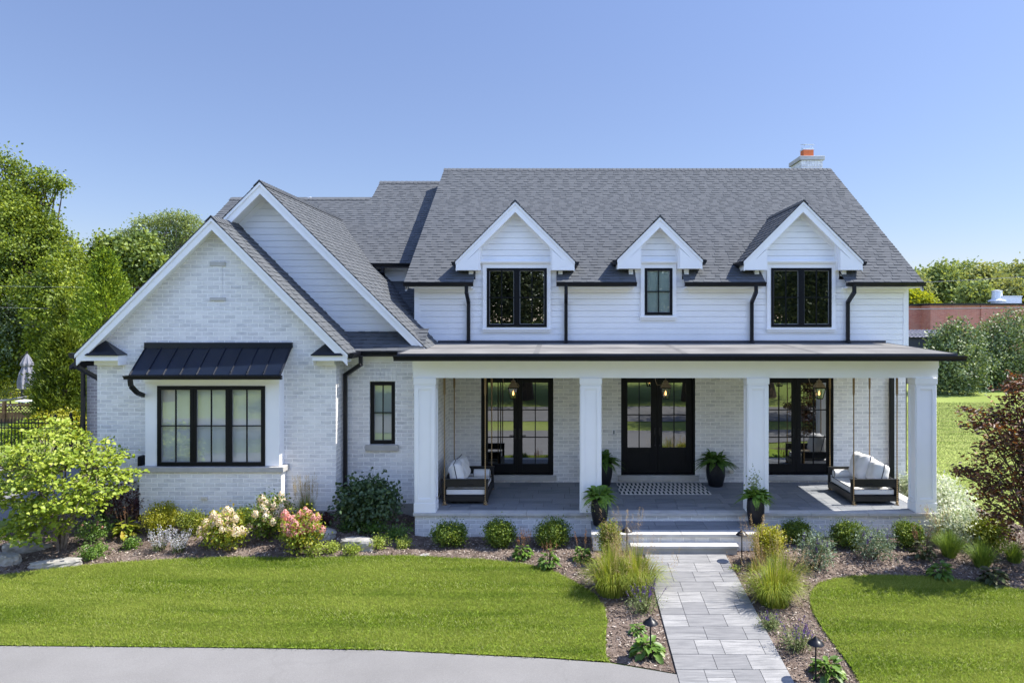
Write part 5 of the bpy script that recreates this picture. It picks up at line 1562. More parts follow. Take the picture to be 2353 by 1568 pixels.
# wooden lattice fence and the iron fence in front of it
lf = thing('lattice_fence', 'brown cedar fence with a diagonal lattice top below the patio', 'fence', (-23.5, 29, -4.5))
def lattice(p, q, zt, hl):
    p, q = Vector(p), Vector(q); d = q - p; L = d.length; d.normalize()
    mb = MB()
    mb.bar(p + Vector((0, 0, zt)), q + Vector((0, 0, zt)), .09, .05); mb.bar(p + Vector((0, 0, zt - hl)), q + Vector((0, 0, zt - hl)), .05, .05)
    s = .14; k = int(L / s)
    for i in range(-3, k + 1):
        for sg in (1, -1):
            a0 = i * s; a1 = a0 + hl
            b0, b1 = max(0, a0), min(L, a1)
            if b1 - b0 < .02: continue
            f0, f1 = (b0 - a0) / hl, (b1 - a0) / hl
            z0 = zt - hl + hl * (f0 if sg > 0 else 1 - f0); z1 = zt - hl + hl * (f1 if sg > 0 else 1 - f1)
            mb.bar(p + d * b0 + Vector((0, sg * .008, z0)), p + d * b1 + Vector((0, sg * .008, z1)), .012, .032)
    part(mb, 'lattice_panel', 'cedar', lf)
    bd = MB()
    for i in range(int(L / .15)):
        a = p + d * (i * .15); b = p + d * (i * .15 + .14)
        bd.add([a + Vector((0, 0, -.0)), b, b + Vector((0, 0, zt - hl - .03)), a + Vector((0, 0, zt - hl - .03))], [(0, 1, 2, 3)])
    part(bd, 'board_panel', 'cedar', lf)
    for i in range(int(L / 1.6) + 1):
        a = p + d * min(L, i * 1.6)
        part(MB().bar(a, a + Vector((0, 0, zt + .12)), .11, .11), 'post', 'cedar', lf)
gz = -4.45
lattice((-27, 30.5, gz), (-21.3, 30.5, gz), (-(928 - PY) / FPX * 30.5) - gz, .36)
lattice((-21.3, 30.5, gz), (-20.0, 28.5, gz), 1.05, .3)
ff = thing('iron_fence', 'black iron picket fence behind the bright green tree', 'fence', (-18, 24, -4.5))
def iron(p, q, h):
    p, q = Vector(p), Vector(q); d = q - p; L = d.length; d.normalize()
    mb = MB()
    for z in (.15, h - .28, h - .12):
        mb.bar(p + Vector((0, 0, z)), q + Vector((0, 0, z)), .03, .035)
    part(mb, 'rail', 'frame', ff)
    pk = MB()
    for i in range(int(L / .11)):
        a = p + d * (i * .11 + .05); pk.bar(a + Vector((0, 0, .05)), a + Vector((0, 0, h)), .018, .018)
    part(pk, 'pickets', 'frame', ff)
    for i in range(int(L / 2.0) + 1):
        a = p + d * min(L, i * 2.0)
        pp = part(MB().bar(a + Vector((0, 0, -.1)), a + Vector((0, 0, h + .08)), .07, .07), 'post', 'frame', ff)
        part(MB().lathe(tuple(a + Vector((0, 0, h + .08))), [(.05, 0), (.05, .02), (.02, .05), (.03, .07), (.0, .1)], 8, cap=False), 'post_cap', 'frame', pp)
iron((-19.9, 22.6, -4.55), (-15.4, 22.4, -4.55), 1.40)
iron((-15.4, 22.4, -4.55), (-13.6, 24.8, -4.55), 1.45)
for lb, u, v, w, Y in (('bright bush between lattice and iron fence', 118, 935, .9, 26.5), ('small leafy bush in front of the lattice fence', 42, 960, .6, 25.5), ('pale bush behind the iron fence corner', 165, 945, .7, 27)):
    p = W_(u, v, Y); z = -4.5
    t = thing('garden_shrub', lb, 'shrub', (p[0], Y, z))
    crown(t, [(p[0], Y, (p[2] + z) / 2 - .1, w, w, (p[2] - z) / 2 - .1), (p[0] + w * .5, Y, p[2] - .5, w * .6, w * .6, .4)], 200, 10, .08, .10, .06, LM['conifer' if 'leafy' in lb else 'gold'], zmin=z)
    part(MB().tube([(p[0], Y, z), (p[0], Y, p[2] - .3)], .03, 6), 'stem', 'bark', t)

# ------------------------------------------------------------------ across the street (seen in the glass)
tp = thing('street_tree', 'broadleaf street tree across the road, second from the left', 'tree', (-16, -20, float(G(-16, -20))), 'street trees across the road')
bz = float(G(-16, -20))
crown(tp, [(-16, -20, bz + 8, 4.2, 4.2, 3.6), (-18.5, -19, bz + 6.5, 2.8, 2.8, 2.4), (-13.4, -20.5, bz + 6.6, 2.9, 2.9, 2.4), (-16, -21, bz + 11, 3, 3, 2.5)], 1700, 14, .5, .20, .14, LM['streettree'], 'crown')
limbs(tp, (-16, -20, bz - .1), (-15.7, -20, bz + 8), .5, [(-18.5, -19, bz + 6.5), (-13.4, -20.5, bz + 6.6), (-16, -21, bz + 10.5), (-14.5, -18.5, bz + 8)], M['bark'])
for k, (x, y, r, nm) in enumerate(((-8, -12, .4, 'third'), (-2.5, -11, 1.3, 'fourth'), (3.5, -13, 2.2, 'fifth'), (8.5, -10.5, 3.1, 'sixth'), (14, -12, 4.0, 'seventh'), (21, -22, 5.1, 'eighth'), (-25, -14, 2.7, 'first'))):
    c = copy_tree(tp); c.location = (x, y, float(G(x, y))); c.rotation_euler = (0, 0, r); s = 1 + .12 * math.sin(k * 2.1); c.scale = (s, s, s)
    c['label'] = 'broadleaf street tree across the road, ' + nm + (' from the left')
for x, y, r, lb in ((-12, -.2, 1.1, 'unseen street tree added to shade the near verge, left of the viewer'), (15, .2, 2.9, 'unseen street tree added to shade the near verge, right of the viewer')):
    c = copy_tree(tp); c.location = (x, y, float(G(x, y))); c.rotation_euler = (0, 0, r); c['label'] = lb  # two unseen trees added to shade the grass strip mirrored in the doors
for k, (x, y, nm) in enumerate(((-46, 36, 'nearest the cottonwood'), (-54, 47, 'second from the cottonwood'), (-63, 38, 'third from the cottonwood'), (-72, 52, 'fourth from the cottonwood'), (-58, 64, 'set back behind the others'), (-84, 44, 'farthest from the house'))):
    c = copy_tree(tp); c.location = (x, y, float(G(x, y))); c.rotation_euler = (0, 0, k * 1.3)
    c['label'] = 'broadleaf tree of the row left of the back garden, ' + nm; c['group'] = 'trees left of the back garden'

# ------------------------------------------------------------------ planting in the beds
def put(u, v):
    x, y, z = gp(u, v)
    return x, y, z + .012, y / FPX                   # position and metres per view pixel

def bush(name, label, u, v, wpx, hpx, lm, L, Wd, n=None, per=9, cat='shrub', group=None, lobes=5, cr=None, six=False, shell=.85, up=.5, seed=0, stem='bark', **kw):
    """rounded shrub standing at (u, v), about wpx wide and hpx high in view pixels"""
    x, y, z, s = put(u, v)
    w, h = wpx * s / 2, hpx * s
    r = random.Random(int(u * 7 + v * 3 + seed))
    y += w * .6
    z = float(G(x, y)) + .012
    t = thing(name, label, cat, (x, y, z), group)
    ls = [(x, y, z + h * .52, w * .80, w * .80, h * .47)]
    for k in range(lobes):
        a = k * 6.283 / lobes + r.uniform(-.4, .4); q = r.uniform(.35, .55)
        ls.append((x + math.cos(a) * w * q, y + math.sin(a) * w * q, z + h * r.uniform(.40, .66), w * r.uniform(.42, .55), w * r.uniform(.42, .55), h * r.uniform(.28, .38)))
    vol = w * w * h
    n = n or int(min(900, max(70, 620 * (vol / .08) ** .55)))
    P = crown(t, ls, n, per, cr or w * .13, L, Wd, LM[lm], shell=shell, up=up, six=six, zmin=z + .01, **kw)
    mb = MB()
    for k in range(7):
        p = P[r.randrange(len(P))]
        mb.tube([(x + r.uniform(-.04, .04), y + r.uniform(-.04, .04), z - .03), ((x + p[0]) / 2, (y + p[1]) / 2, z + (p[2] - z) * .55), tuple(p)], [.014, .010, .004], 5)
    part(mb, 'stem', stem, t)
    return t, (x, y, z, w, h), P

def flower_heads(t, P, k, size, lm, cone=1.25, seed=0, top=.45, front=True, zc=0):
    """countable flower heads, each a mesh of its own: a few built, the rest copied"""
    zs = np.quantile(P[:, 2], top)
    cand = P[P[:, 2] > zs]
    if front: cand = cand[np.argsort(cand[:, 1] - .6 * cand[:, 2])][: max(k * 3, len(cand) * 2 // 3)]
    idx = rng.permutation(len(cand))[:k]
    pro = []
    o0 = origin(t)
    for i, j in enumerate(idx):
        c = cand[j] + [0, -.02, .03 + zc]
        if i < 3:
            n = 170
            d = rnd_dirs(n); rr = size * (.75 + .3 * rng.uniform(size=n))
            tap = 1 - .35 * np.clip(d[:, 2], -1, 1)
            C = np.stack([d[:, 0] * rr * tap, d[:, 1] * rr * tap, d[:, 2] * rr * cone], 1)
            D = unit(np.cross(d, rnd_dirs(n)))
            s = rng.uniform(.8, 1.2, n) * size * .36
            o = leaves('flower_head', C - D * s[:, None] / 2 + np.array(o0[:]), D, d, s, s * .9, LM[lm], t)
            pro.append(o)
        else:
            o = pro[i % 3].copy(); COL.objects.link(o); o.parent = t
        sc = rng.uniform(.75, 1.2)
        o.scale = (sc, sc, sc); o.rotation_euler = (rng.uniform(-.3, .3), rng.uniform(-.3, .3), rng.uniform(0, 6))
        o.location = Vector(c) - o0

def spikes(t, base, n, h, spread, lm_stem, lm_fl, fl=.4, L=.018, per=26, name='blossoms', lean=.25, r=.006):
    """upright stems ending in spikes of small flowers"""
    x, y, z = base
    mb = MB(); C = []; 
    for i in range(n):
        a = rng.uniform(0, 6.283); q = spread * math.sqrt(rng.uniform())
        hh = h * rng.uniform(.75, 1.1)
        b = np.array([x + math.cos(a) * q * .45, y + math.sin(a) * q * .45, z])
        tp = np.array([x + math.cos(a) * q * (1 + lean) + rng.normal() * .02, y + math.sin(a) * q * (1 + lean), z + hh])
        mb.tube([b, b * .5 + tp * .5 + [0, 0, .01], tp], [.0045, .0035, .002], 4, cap=False)
        f = 1 - fl * rng.uniform(0, 1, per) ** .8
        c = b + (tp - b) * f[:, None] + rng.normal(size=(per, 3)) * r
        C.append(c)
    C = np.concatenate(C)
    part(mb, 'stem', lm_stem, t)
    D = unit(rng.normal(size=C.shape) + [0, 0, .5])
    s = rng.uniform(.7, 1.3, len(C)) * L
    return leaves(name, C, D, rnd_dirs(len(C)), s, s * .7, LM[lm_fl], t)

def strips(name, B, dirs, H, R, droop, w, mat, parent, seg=5):
    """arching blades: B bases, dirs outward unit xy, H heights, R outward reach"""
    n = len(B); T = np.linspace(0, 1, seg + 1)
    V = np.zeros((n, seg + 1, 2, 3))
    side = np.stack([-dirs[:, 1], dirs[:, 0], np.zeros(n)], 1)
    for i, t in enumerate(T):
        p = B + np.concatenate([dirs * (R * t ** 1.35)[:, None], (H * (t - droop * t ** 3))[:, None]], 1)
        ww = (w * (1 - t ** 2 * .92))[:, None]
        V[:, i, 0] = p - side * ww / 2; V[:, i, 1] = p + side * ww / 2
    F = []
    b = np.arange(n)[:, None] * (2 * (seg + 1))
    for i in range(seg):
        F.append(b + [2 * i, 2 * i + 1, 2 * i + 3, 2 * i + 2])
    tips = (V[:, -1, 0] + V[:, -1, 1]) / 2
    return np_mesh(name, V.reshape(-1, 3), np.concatenate(F), mat, parent), tips

def tuft(name, label, u, v, wpx, hpx, n=900, plume=0, lm='grass', plm='seed', group=None, ph=1.0, w=.006, droop=.35, cat='ornamental grass', rbase=.12, plen=.3, pn=60, open_=1.0, psp=1.0):
    x, y, z, s = put(u, v)
    R, H = wpx * s / 2, hpx * s
    t = thing(name, label, cat, (x, y, z), group)
    a = rng.uniform(0, 6.283, n); d = np.stack([np.cos(a), np.sin(a)], 1)
    q = np.sqrt(rng.uniform(0, 1, n))
    B = np.stack([x + d[:, 0] * rbase * q, y + d[:, 1] * rbase * q, np.full(n, z - .01)], 1)
    reach = R * q * rng.uniform(.6, 1.1, n) * open_
    hh = H * ph * rng.uniform(.55, 1.0, n) * (1.15 - .35 * q)
    strips('blades', B, d, hh / (1 - droop * .6), reach, np.where(q > .5, droop, droop * .5), np.full(n, w), LM[lm], t)
    if plume:
        a = rng.uniform(0, 6.283, plume); d = np.stack([np.cos(a), np.sin(a)], 1); q = np.sqrt(rng.uniform(0, 1, plume))
        B = np.stack([x + d[:, 0] * rbase * q, y + d[:, 1] * rbase * q, np.full(plume, z)], 1)
        st, tips = strips('stalks', B, d, H * rng.uniform(.8, 1.05, plume), R * q * open_, np.full(plume, .08), np.full(plume, .004), LM[plm], t, 4)
        f = rng.uniform(0, 1, (plume, pn))
        top = tips[:, None, :] - (np.concatenate([d * (R * q * open_ * .5)[:, None], np.full((plume, 1), H * .9)], 1))[:, None, :] * (f * plen)[..., None]
        C = top + rng.normal(size=(plume, pn, 3)) * ((.008 + .05 * f * plen * H) * psp)[..., None] * np.array([1, 1, .5])
        C = C.reshape(-1, 3)
        D = unit(rng.normal(size=C.shape) + [0, 0, 1.9]); sl = rng.uniform(.010, .024, len(C))
        leaves('seed_heads', C, D, rnd_dirs(len(C)), sl, sl * .35, LM[plm], t)
    return t

def rosette(name, label, u, v, wpx, hpx, lm='hosta', n=60, stalks=0, sh=.5, group=None, cat='perennial', L=None, flm='brown'):
    x, y, z, s = put(u, v)
    R, H = wpx * s / 2, hpx * s
    y += R * .5; z = float(G(x, y)) + .012
    t = thing(name, label, cat, (x, y, z), group)
    a = rng.uniform(0, 6.283, n); q = np.sqrt(rng.uniform(.02, 1, n))
    C = np.stack([x + np.cos(a) * R * q * .62, y + np.sin(a) * R * q * .62, z + H * (1 - .75 * q ** 1.6) * rng.uniform(.6, .95, n)], 1)
    D = unit(np.stack([np.cos(a), np.sin(a), .45 - 1.0 * q], 1) + rng.normal(size=(n, 3)) * .15)
    N = unit(np.stack([-np.cos(a) * .1, -np.sin(a) * .1, np.ones(n)], 1) + rng.normal(size=(n, 3)) * .15)
    LL = (L or R * .6) * rng.uniform(.7, 1.2, n)
    leaves('foliage', C, D, N, LL, LL * .55, LM[lm], t, six=True, fold=.12)
    mb = MB()
    for i in range(0, n, 2):
        mb.tube([(x + math.cos(a[i]) * .02, y + math.sin(a[i]) * .02, z - .02), tuple(C[i])], [.005, .003], 4, cap=False)
    part(mb, 'stem', 'stemg', t)
    if stalks:
        spikes(t, (x, y, z), stalks, sh, R * .75, 'bark', flm, fl=.35, L=.022, per=16, name='dried_blossoms', lean=.1)
    return t

# --- the bright green multi-stem tree at the left
def redbud():
    x, y, z = gp(142, 1262)
    t = thing('redbud_tree', 'multi stem tree with bright lime green heart shaped leaves at the left', 'tree', (x, y, z))
    s = y / FPX
    spec = [(150, 1000, 50, 18, 0), (70, 1025, 65, 20, -.3), (215, 1015, 40, 14, .3), (135, 968, 24, 12, .1), (40, 1060, 80, 24, 0), (140, 1050, 70, 28, -.6), (225, 1060, 65, 24, 0), (255, 1085, 40, 14, .2), (20, 1110, 70, 30, -.4),
            (110, 1100, 80, 30, -.8), (200, 1120, 60, 24, -.5), (265, 1125, 34, 12, .1), (55, 1165, 75, 30, -.5), (150, 1155, 60, 30, -.8), (30, 1215, 40, 24, -.6), (95, 1215, 50, 28, -.7), (185, 1160, 40, 20, -.5), (-60, 1060, 70, 40, 0), (-40, 1140, 60, 40, 0),
            (100, 990, 40, 12, .7), (180, 1040, 60, 16, .9), (60, 1080, 80, 25, .9), (240, 1040, 45, 12, .5), (280, 1088, 28, 9, .1), (262, 1050, 30, 10, .3), (215, 1090, 50, 18, -.2)]
    lobes = []
    for u, v, ru, rv, dy in spec:
        p = W_(u, v, y + dy); lobes.append((*p, ru * s, .5, rv * s * .9))
    ncl = 900
    P, d, k = lobes_sample(lobes, ncl, .55)
    P = P[P[:, 2] > z + .15]
    per = 9
    C = (P[:, None] + rng.normal(size=(len(P), per, 3)) * [.08, .08, .035]).reshape(-1, 3)
    n = len(C)
    N = unit(rng.normal(size=(n, 3)) * .38 + [.12, -.25, 1.0])
    a = rng.uniform(0, 6.283, n)
    D = unit(np.stack([np.cos(a), np.sin(a) - .3, np.full(n, -.45)], 1))
    L = .074 * rng.uniform(.45, 1.3, n)
    leaves('foliage', C, D, N, L, L * .95, LM['redbud'], t, six=True, fold=.10)
    mb = MB(); r = random.Random(4)
    ang = [(-.75, .1), (-.35, -.3), (-.12, .25), (.15, -.15), (.4, .2), (.75, -.1), (-.55, .35)]
    ends = []
    for dx, dy in ang:
        b = Vector((x + dx * .08, y + dy * .08, z - .04))
        q = [b]
        for i in range(1, 6):
            f = i / 5
            q.append(Vector((x + dx * (.1 + 1.15 * f ** 1.4) + r.uniform(-.03, .03), y + dy * (.1 + .9 * f), z + 2.05 * f - .15 * f * f * abs(dx))))
        mb.tube(q, [.034, .030, .026, .020, .014, .008], 8)
        ends += q[2:5]
    for i in range(0, len(P), 4):
        p = Vector(P[i]); c = min(ends, key=lambda e: (e - p).length + (2 if e.z > p.z + .15 else 0))
        m = c.lerp(p, .5) + Vector((0, 0, .05))
        mb.tube([c, m, p], [.009, .006, .003], 4, cap=False)
    part(mb, 'trunk', 'bark_grey', t)
redbud()

# --- left bed
bush('ninebark_shrub', 'dark purple leaved shrub behind the bright green tree', 245, 1212, 160, 105, 'purple', .055, .032, n=260, cr=.09, seed=1, lobes=7)
bush('ninebark_shrub', 'low dark purple shrub left of the bay window base', 305, 1200, 50, 55, 'purple', .05, .03, n=70, seed=2)
rosette('astilbe_plant', 'reddish perennial with tall rusty brown plumes beside the golden shrub', 282, 1240, 62, 42, 'hydra', 60, 10, .62)
rosette('astilbe_plant', 'rusty plumed perennial near the purple shrub', 250, 1218, 40, 25, 'cover', 30, 6, .55)
def rose(label, u, v, w, h, k, lm='hosta'):
    t, q, P = bush('perennial', label, u, v, w, h, lm, .045, .03, n=110, cat='perennial', cr=.05)
    if k: flower_heads(t, P, k, .022, 'pink', 1.0, top=.6)
rose('tall perennial with small pink blooms behind the green mound', 232, 1200, 34, 50, 6)
rose('mounded green perennial with pale pink blooms by the bright tree', 195, 1256, 78, 48, 5)
rose('small bright green perennial near the lawn edge', 204, 1290, 52, 32, 0)
rose('tiny green seedling in the left mulch', 297, 1262, 20, 14, 0)
bush('golden_shrub', 'rounded golden yellow shrub left of the bay window base', 356, 1234, 88, 64, 'gold', .035, .022, cr=.05, seed=3)
bush('golden_shrub', 'olive gold shrub in front of the bay window base', 432, 1236, 62, 50, 'olive', .035, .022, cr=.05, seed=4)
bush('boxwood_shrub', 'low green shrub half hidden between two hydrangeas', 548, 1216, 70, 38, 'box', .03, .02, cr=.05, seed=5)
for lb, u, v, w, h in (('lavender white flowering perovskia nearer the golden shrub', 366, 1265, 48, 54), ('lavender white flowering perovskia nearer the hydrangea', 410, 1268, 46, 52)):
    x, y, z, s = put(u, v)
    t = thing('perovskia_plant', lb, 'perennial', (x, y, z), 'lavender white perovskia clumps')
    spikes(t, (x, y, z), 26, h * s, w * s / 2, 'stemg', 'russian', .75, .022, 40, lean=.3, r=.010)
    crown(t, [(x, y, z + .08, .12, .12, .08)], 24, 8, .03, .04, .014, LM['sage'])
for lb, u, v, w, h, k, fl, lm, grp in (('orange tinged hydrangea with cream flower heads', 500, 1278, 118, 90, 28, 'cream', 'hydra', 1), ('tall hydrangea crowded with creamy pink flower heads', 612, 1248, 100, 98, 48, 'cream', 'box', 1),
                                       ('hydrangea crowned with rosy pink flower heads', 676, 1284, 104, 100, 36, 'pink', 'hydra', 1)):
    t, q, P = bush('hydrangea_bush', lb, u, v, w, h, lm, .065, .04, n=190, cr=.07, group='flowering hydrangeas by the bay window', six=True, lobes=6)
    flower_heads(t, P, k, .074, fl, 1.25, top=.5 if fl == 'pink' else .35)
tuft('feather_reed_grass', 'upright straw coloured feather grass against the gable wall', 703, 1200, 46, 114, 420, 46, 'grass', 'reed', ph=.66, w=.009, droop=.10, rbase=.09, plen=.36, pn=80, open_=1.0, psp=.22)
bush('viburnum_shrub', 'large dark green shrub in the corner beside the downspout', 836, 1230, 150, 114, 'vib', .085, .06, n=430, per=8, cr=.10, six=True, lobes=8, seed=6)
bush('heuchera_plant', 'dark low plant at the foot of the viburnum', 738, 1212, 48, 24, 'purple', .05, .035, n=60, cat='perennial')
for i, (u, v, w, h, lb) in enumerate(((722, 1244, 66, 18, 'left of the twin boulders'), (850, 1236, 80, 24, 'under the dark viburnum'), (905, 1246, 74, 26, 'nearest the porch corner'), (700, 1232, 50, 20, 'behind the pink hydrangea'), (800, 1222, 46, 18, 'between the two boulders'))):
    bush('ground_cover_plant', 'low green ground cover ' + lb, u, v, w, h, 'cover', .04, .028, n=110, cat='ground cover', cr=.05, group='green ground cover in the corner bed')
for i, (u, v, w, h, lb) in enumerate(((716, 1284, 42, 28, 'nearest the pink hydrangea'), (758, 1276, 40, 24, 'left of the front boulder'), (806, 1280, 40, 22, 'below the front boulder'), (868, 1268, 56, 28, 'right of the front boulder'), (925, 1262, 34, 22, 'farthest right near the porch corner'))):
    bush('sedum_plant', 'lime yellow ground cover plant ' + lb, u, v, w, h, 'lime', .035, .026, n=70, cat='ground cover', cr=.04, group='lime yellow plants along the lawn')

def rock(label, u, v, wpx, hpx, dpx, ang, seed):
    x, y, z, s = put(u, v)
    w, h, d = wpx * s / 2, hpx * s, dpx * s
    y += d * .6
    z = float(G(x, y))
    r = np.random.default_rng(seed)
    n, mm = 26, 9
    mb = MB(); 
    poly = [(1 + .13 * r.normal()) for _ in range(9)]
    def rad(a):
        q = a / 6.2832 * 9; i = int(q) % 9; f = q - int(q)
        return poly[i] * (1 - f) + poly[(i + 1) % 9] * f
    V = []
    for j in range(mm):
        tz = j / (mm - 1)
        for i in range(n):
            a = 6.2832 * i / n
            k = rad(a) * (1.0 if tz < .7 else 1 - .45 * (tz - .7) / .3)
            e = 1 + .05 * r.normal()
            px, py = math.cos(a) * w * k * e, math.sin(a) * d * k * e
            V.append((px, py, -.06 + (h + .06) * min(1, tz / .8) * (1 + .18 * px / w * math.cos(seed)) * (1 if tz < .8 else 1 + .03 * r.normal())))
    V.append((0, 0, h * 1.02))
    F = [(j * n + i, j * n + (i + 1) % n, (j + 1) * n + (i + 1) % n, (j + 1) * n + i) for j in range(mm - 1) for i in range(n)]
    F += [((mm - 1) * n + i, (mm - 1) * n + (i + 1) % n, mm * n) for i in range(n)]
    ca, sa = math.cos(ang), math.sin(ang)
    mb.v = [(x + px * ca - py * sa, y + px * sa + py * ca, z + pz_) for px, py, pz_ in V]; mb.f = F
    tag(mb.build('boulder', M['rock'], loc=(x, y, z)), label, 'boulder', 'limestone boulders in the beds')
rock('long pale boulder on the mulch near the lawn at left', 120, 1306, 104, 16, 18, .15, 1)
rock('pale boulder cut by the left picture edge', 8, 1298, 66, 22, 18, -.1, 2)
rock('flat boulder half hidden below the bright green tree', 48, 1270, 92, 18, 20, .25, 3)
rock('grey boulder between pink hydrangea and the dark viburnum', 738, 1242, 64, 20, 20, .1, 4)
rock('grey boulder in front of the dark viburnum', 820, 1264, 84, 22, 20, -.1, 5)
rock('tiny white stone on the front lawn edge', 972, 1279, 20, 5, 7, 0, 6)

# --- boxwoods and perennials in front of the porch
GBX = 'boxwoods along the porch base'
for u, v, w, h, lb, lm in ((1029, 1262, 80, 56, 'first round boxwood right of the porch corner', 'box'), (1146, 1263, 76, 62, 'boxwood with a few yellow leaves behind dried stalks', 'box'), (1270, 1262, 80, 62, 'boxwood between two stalked perennials before the porch', 'box'),
                           (1836, 1252, 68, 46, 'boxwood right behind the right tall grass', 'box'), (1957, 1264, 76, 58, 'bright boxwood between two buddleias', 'box'), (2098, 1264, 72, 56, 'boxwood nearest the right porch corner', 'box'),
                           (1400, 1300, 48, 98, 'upright yellow green boxwood behind the left tall grass', 'olive'), (1770, 1305, 68, 92, 'upright yellow green boxwood behind the right tall grass', 'gold')):
    bush('boxwood_shrub', lb, u, v, w, h, lm, .034, .026, cr=.048, per=15, group=GBX, shell=.8, rand=.8, lobes=9)
for u, v, w, h, st, lb in ((1200, 1289, 56, 38, 12, 'stalked perennial left of the middle boxwood'), (1260, 1312, 58, 50, 9, 'stalked perennial closest to the lawn edge'), (1338, 1292, 48, 34, 7, 'stalked perennial beside the left tall grass')):
    rosette('coneflower_plant', lb, u, v, w, h, 'hosta', 95, st, .55, 'perennials with dried brown stalks', L=.11)
rosette('coneflower_plant', 'dark perennial with brown stalks near the right porch corner', 2128, 1292, 66, 46, 'heuch', 80, 12, .7, L=.12)

GT = 'tall ornamental grasses flanking the walkway'
tuft('ornamental_grass', 'tall arching grass with tan plumes left of the walkway', 1405, 1362, 135, 130, 950, 34, 'grass', 'seed', GT, .80, .010, .6, rbase=.26, plen=.38, pn=50)
tuft('ornamental_grass', 'dense arching grass leaning over the left walkway edge', 1462, 1360, 140, 120, 950, 30, 'grass', 'seed', GT, .80, .010, .65, rbase=.26, plen=.38, pn=50)
tuft('ornamental_grass', 'tall pale plume stems rising left of the porch steps', 1430, 1320, 80, 160, 110, 14, 'seed', 'seed', GT, .7, .004, .10, rbase=.12, plen=.5, pn=120)
tuft('ornamental_grass', 'golden based arching grass right of the walkway', 1778, 1385, 145, 120, 950, 22, 'grass', 'seed', GT, .80, .010, .65, rbase=.26, plen=.38, pn=50)
tuft('ornamental_grass', 'tan plumed grass behind the golden one at right', 1800, 1350, 120, 120, 500, 20, 'grass', 'seed', GT, .75, .006, .5, rbase=.2, plen=.45, pn=50)
tuft('ornamental_grass', 'airy plume stems before the right porch pot', 1745, 1310, 90, 135, 80, 14, 'seed', 'seed', GT, .7, .004, .10, rbase=.12, plen=.5, pn=120)
tuft('ornamental_grass', 'soft green grass clump beside the white leaved shrubs', 2180, 1278, 90, 70, 700, 0, 'softgrass', group='soft grasses in the right bed')
tuft('ornamental_grass', 'soft green grass mound nearest the purple leaved tree', 2255, 1302, 100, 66, 700, 0, 'softgrass', group='soft grasses in the right bed')
tuft('ornamental_grass', 'fine grass with seed stems at the right porch corner', 2160, 1250, 60, 90, 220, 20, 'grass', 'seed', 'soft grasses in the right bed', .6)
tuft('ornamental_grass', 'grass patch at the right picture edge', 2330, 1290, 80, 60, 500, 0, 'softgrass', group='soft grasses in the right bed')
tuft('ornamental_grass', 'small grass tuft beside the path light by the steps', 1730, 1316, 36, 32, 120, 0, 'grass', group='soft grasses in the right bed', rbase=.06)

def salvia(label, u, v, w, h, n):
    t, q, P = bush('salvia_plant', label, u, v, w, h * .75, 'sage', .032, .012, n=130, cat='perennial', cr=.06, group='violet salvias beside the walkway', stem='stemg', shell=.6)
    spikes(t, (q[0], q[1], q[2]), n, h * u * 0 + h * gp(u, v)[1] / FPX * 1.05, q[3] * .8, 'stemg', 'violet', .3, .018, 22)
salvia('violet flowering salvia below the left tall grass', 1482, 1420, 96, 62, 24)
salvia('violet flowering salvia beside the front right path light', 1842, 1510, 90, 64, 22)
salvia('small violet salvia at the right walkway edge', 1772, 1452, 44, 34, 7)
rosette('hosta_plant', 'leafy hosta around the front left path light', 1490, 1516, 86, 40, 'hosta', 70, 0, group='hostas near the path lights')
rosette('hosta_plant', 'small perennial just above the front left path light hosta', 1466, 1460, 44, 26, 'hosta', 40, 0, group='hostas near the path lights')
rosette('hosta_plant', 'leafy hosta around the front right path light', 1908, 1566, 82, 44, 'hosta', 70, 3, .3, group='hostas near the path lights')
rosette('hosta_plant', 'hosta in the right bed left of its twin', 2168, 1336, 62, 42, 'hosta', 60, 0, group='hostas in the right bed')
rosette('hosta_plant', 'hosta in the right bed nearest the picture edge', 2292, 1350, 70, 42, 'heuch', 70, 0, group='hostas in the right bed')
for u, v, lb in ((1945, 1251, 'tiny yellow sprout left of the bright boxwood'), (2040, 1262, 'tiny yellow sprout right of the second buddleia'), (1690, 1315, 'small weed next to the path light by the steps')):
    bush('seedling', lb, u, v, 24, 10, 'lime', .03, .02, n=22, cat='seedling', cr=.03)
def buddleia(label, u, v, w, h):
    t, q, P = bush('buddleia_bush', label, u, v, w, h, 'bud', .075, .020, n=190, cr=.08, group='purple flowered buddleias', shell=.8)
    flower_heads(t, P, 9, .024, 'violet', 2.6, top=.55)
buddleia('loose buddleia with violet spikes behind the right tall grass', 1884, 1318, 86, 84)
buddleia('dark rounded buddleia with violet spikes in the right bed', 2020, 1294, 92, 66)
GV = 'white leaved dogwoods along the porch end'
for u, v, w, h, lb in ((2108, 1165, 60, 66, 'white leaved dogwood behind the right porch column'), (2165, 1190, 90, 92, 'white leaved dogwood just right of the right porch column'), (2200, 1218, 110, 100, 'broad white leaved dogwood in the middle of its row'), (2215, 1258, 105, 82, 'white leaved dogwood closest to the viewer'), (2285, 1270, 80, 66, 'pale green dogwood under the purple leaved tree')):
    bush('dogwood_shrub', lb, u, v, w, h, 'varieg' if 'pale' not in lb else 'olive', .09, .036, n=280, cr=.10, group=GV, lobes=6, shell=.8)

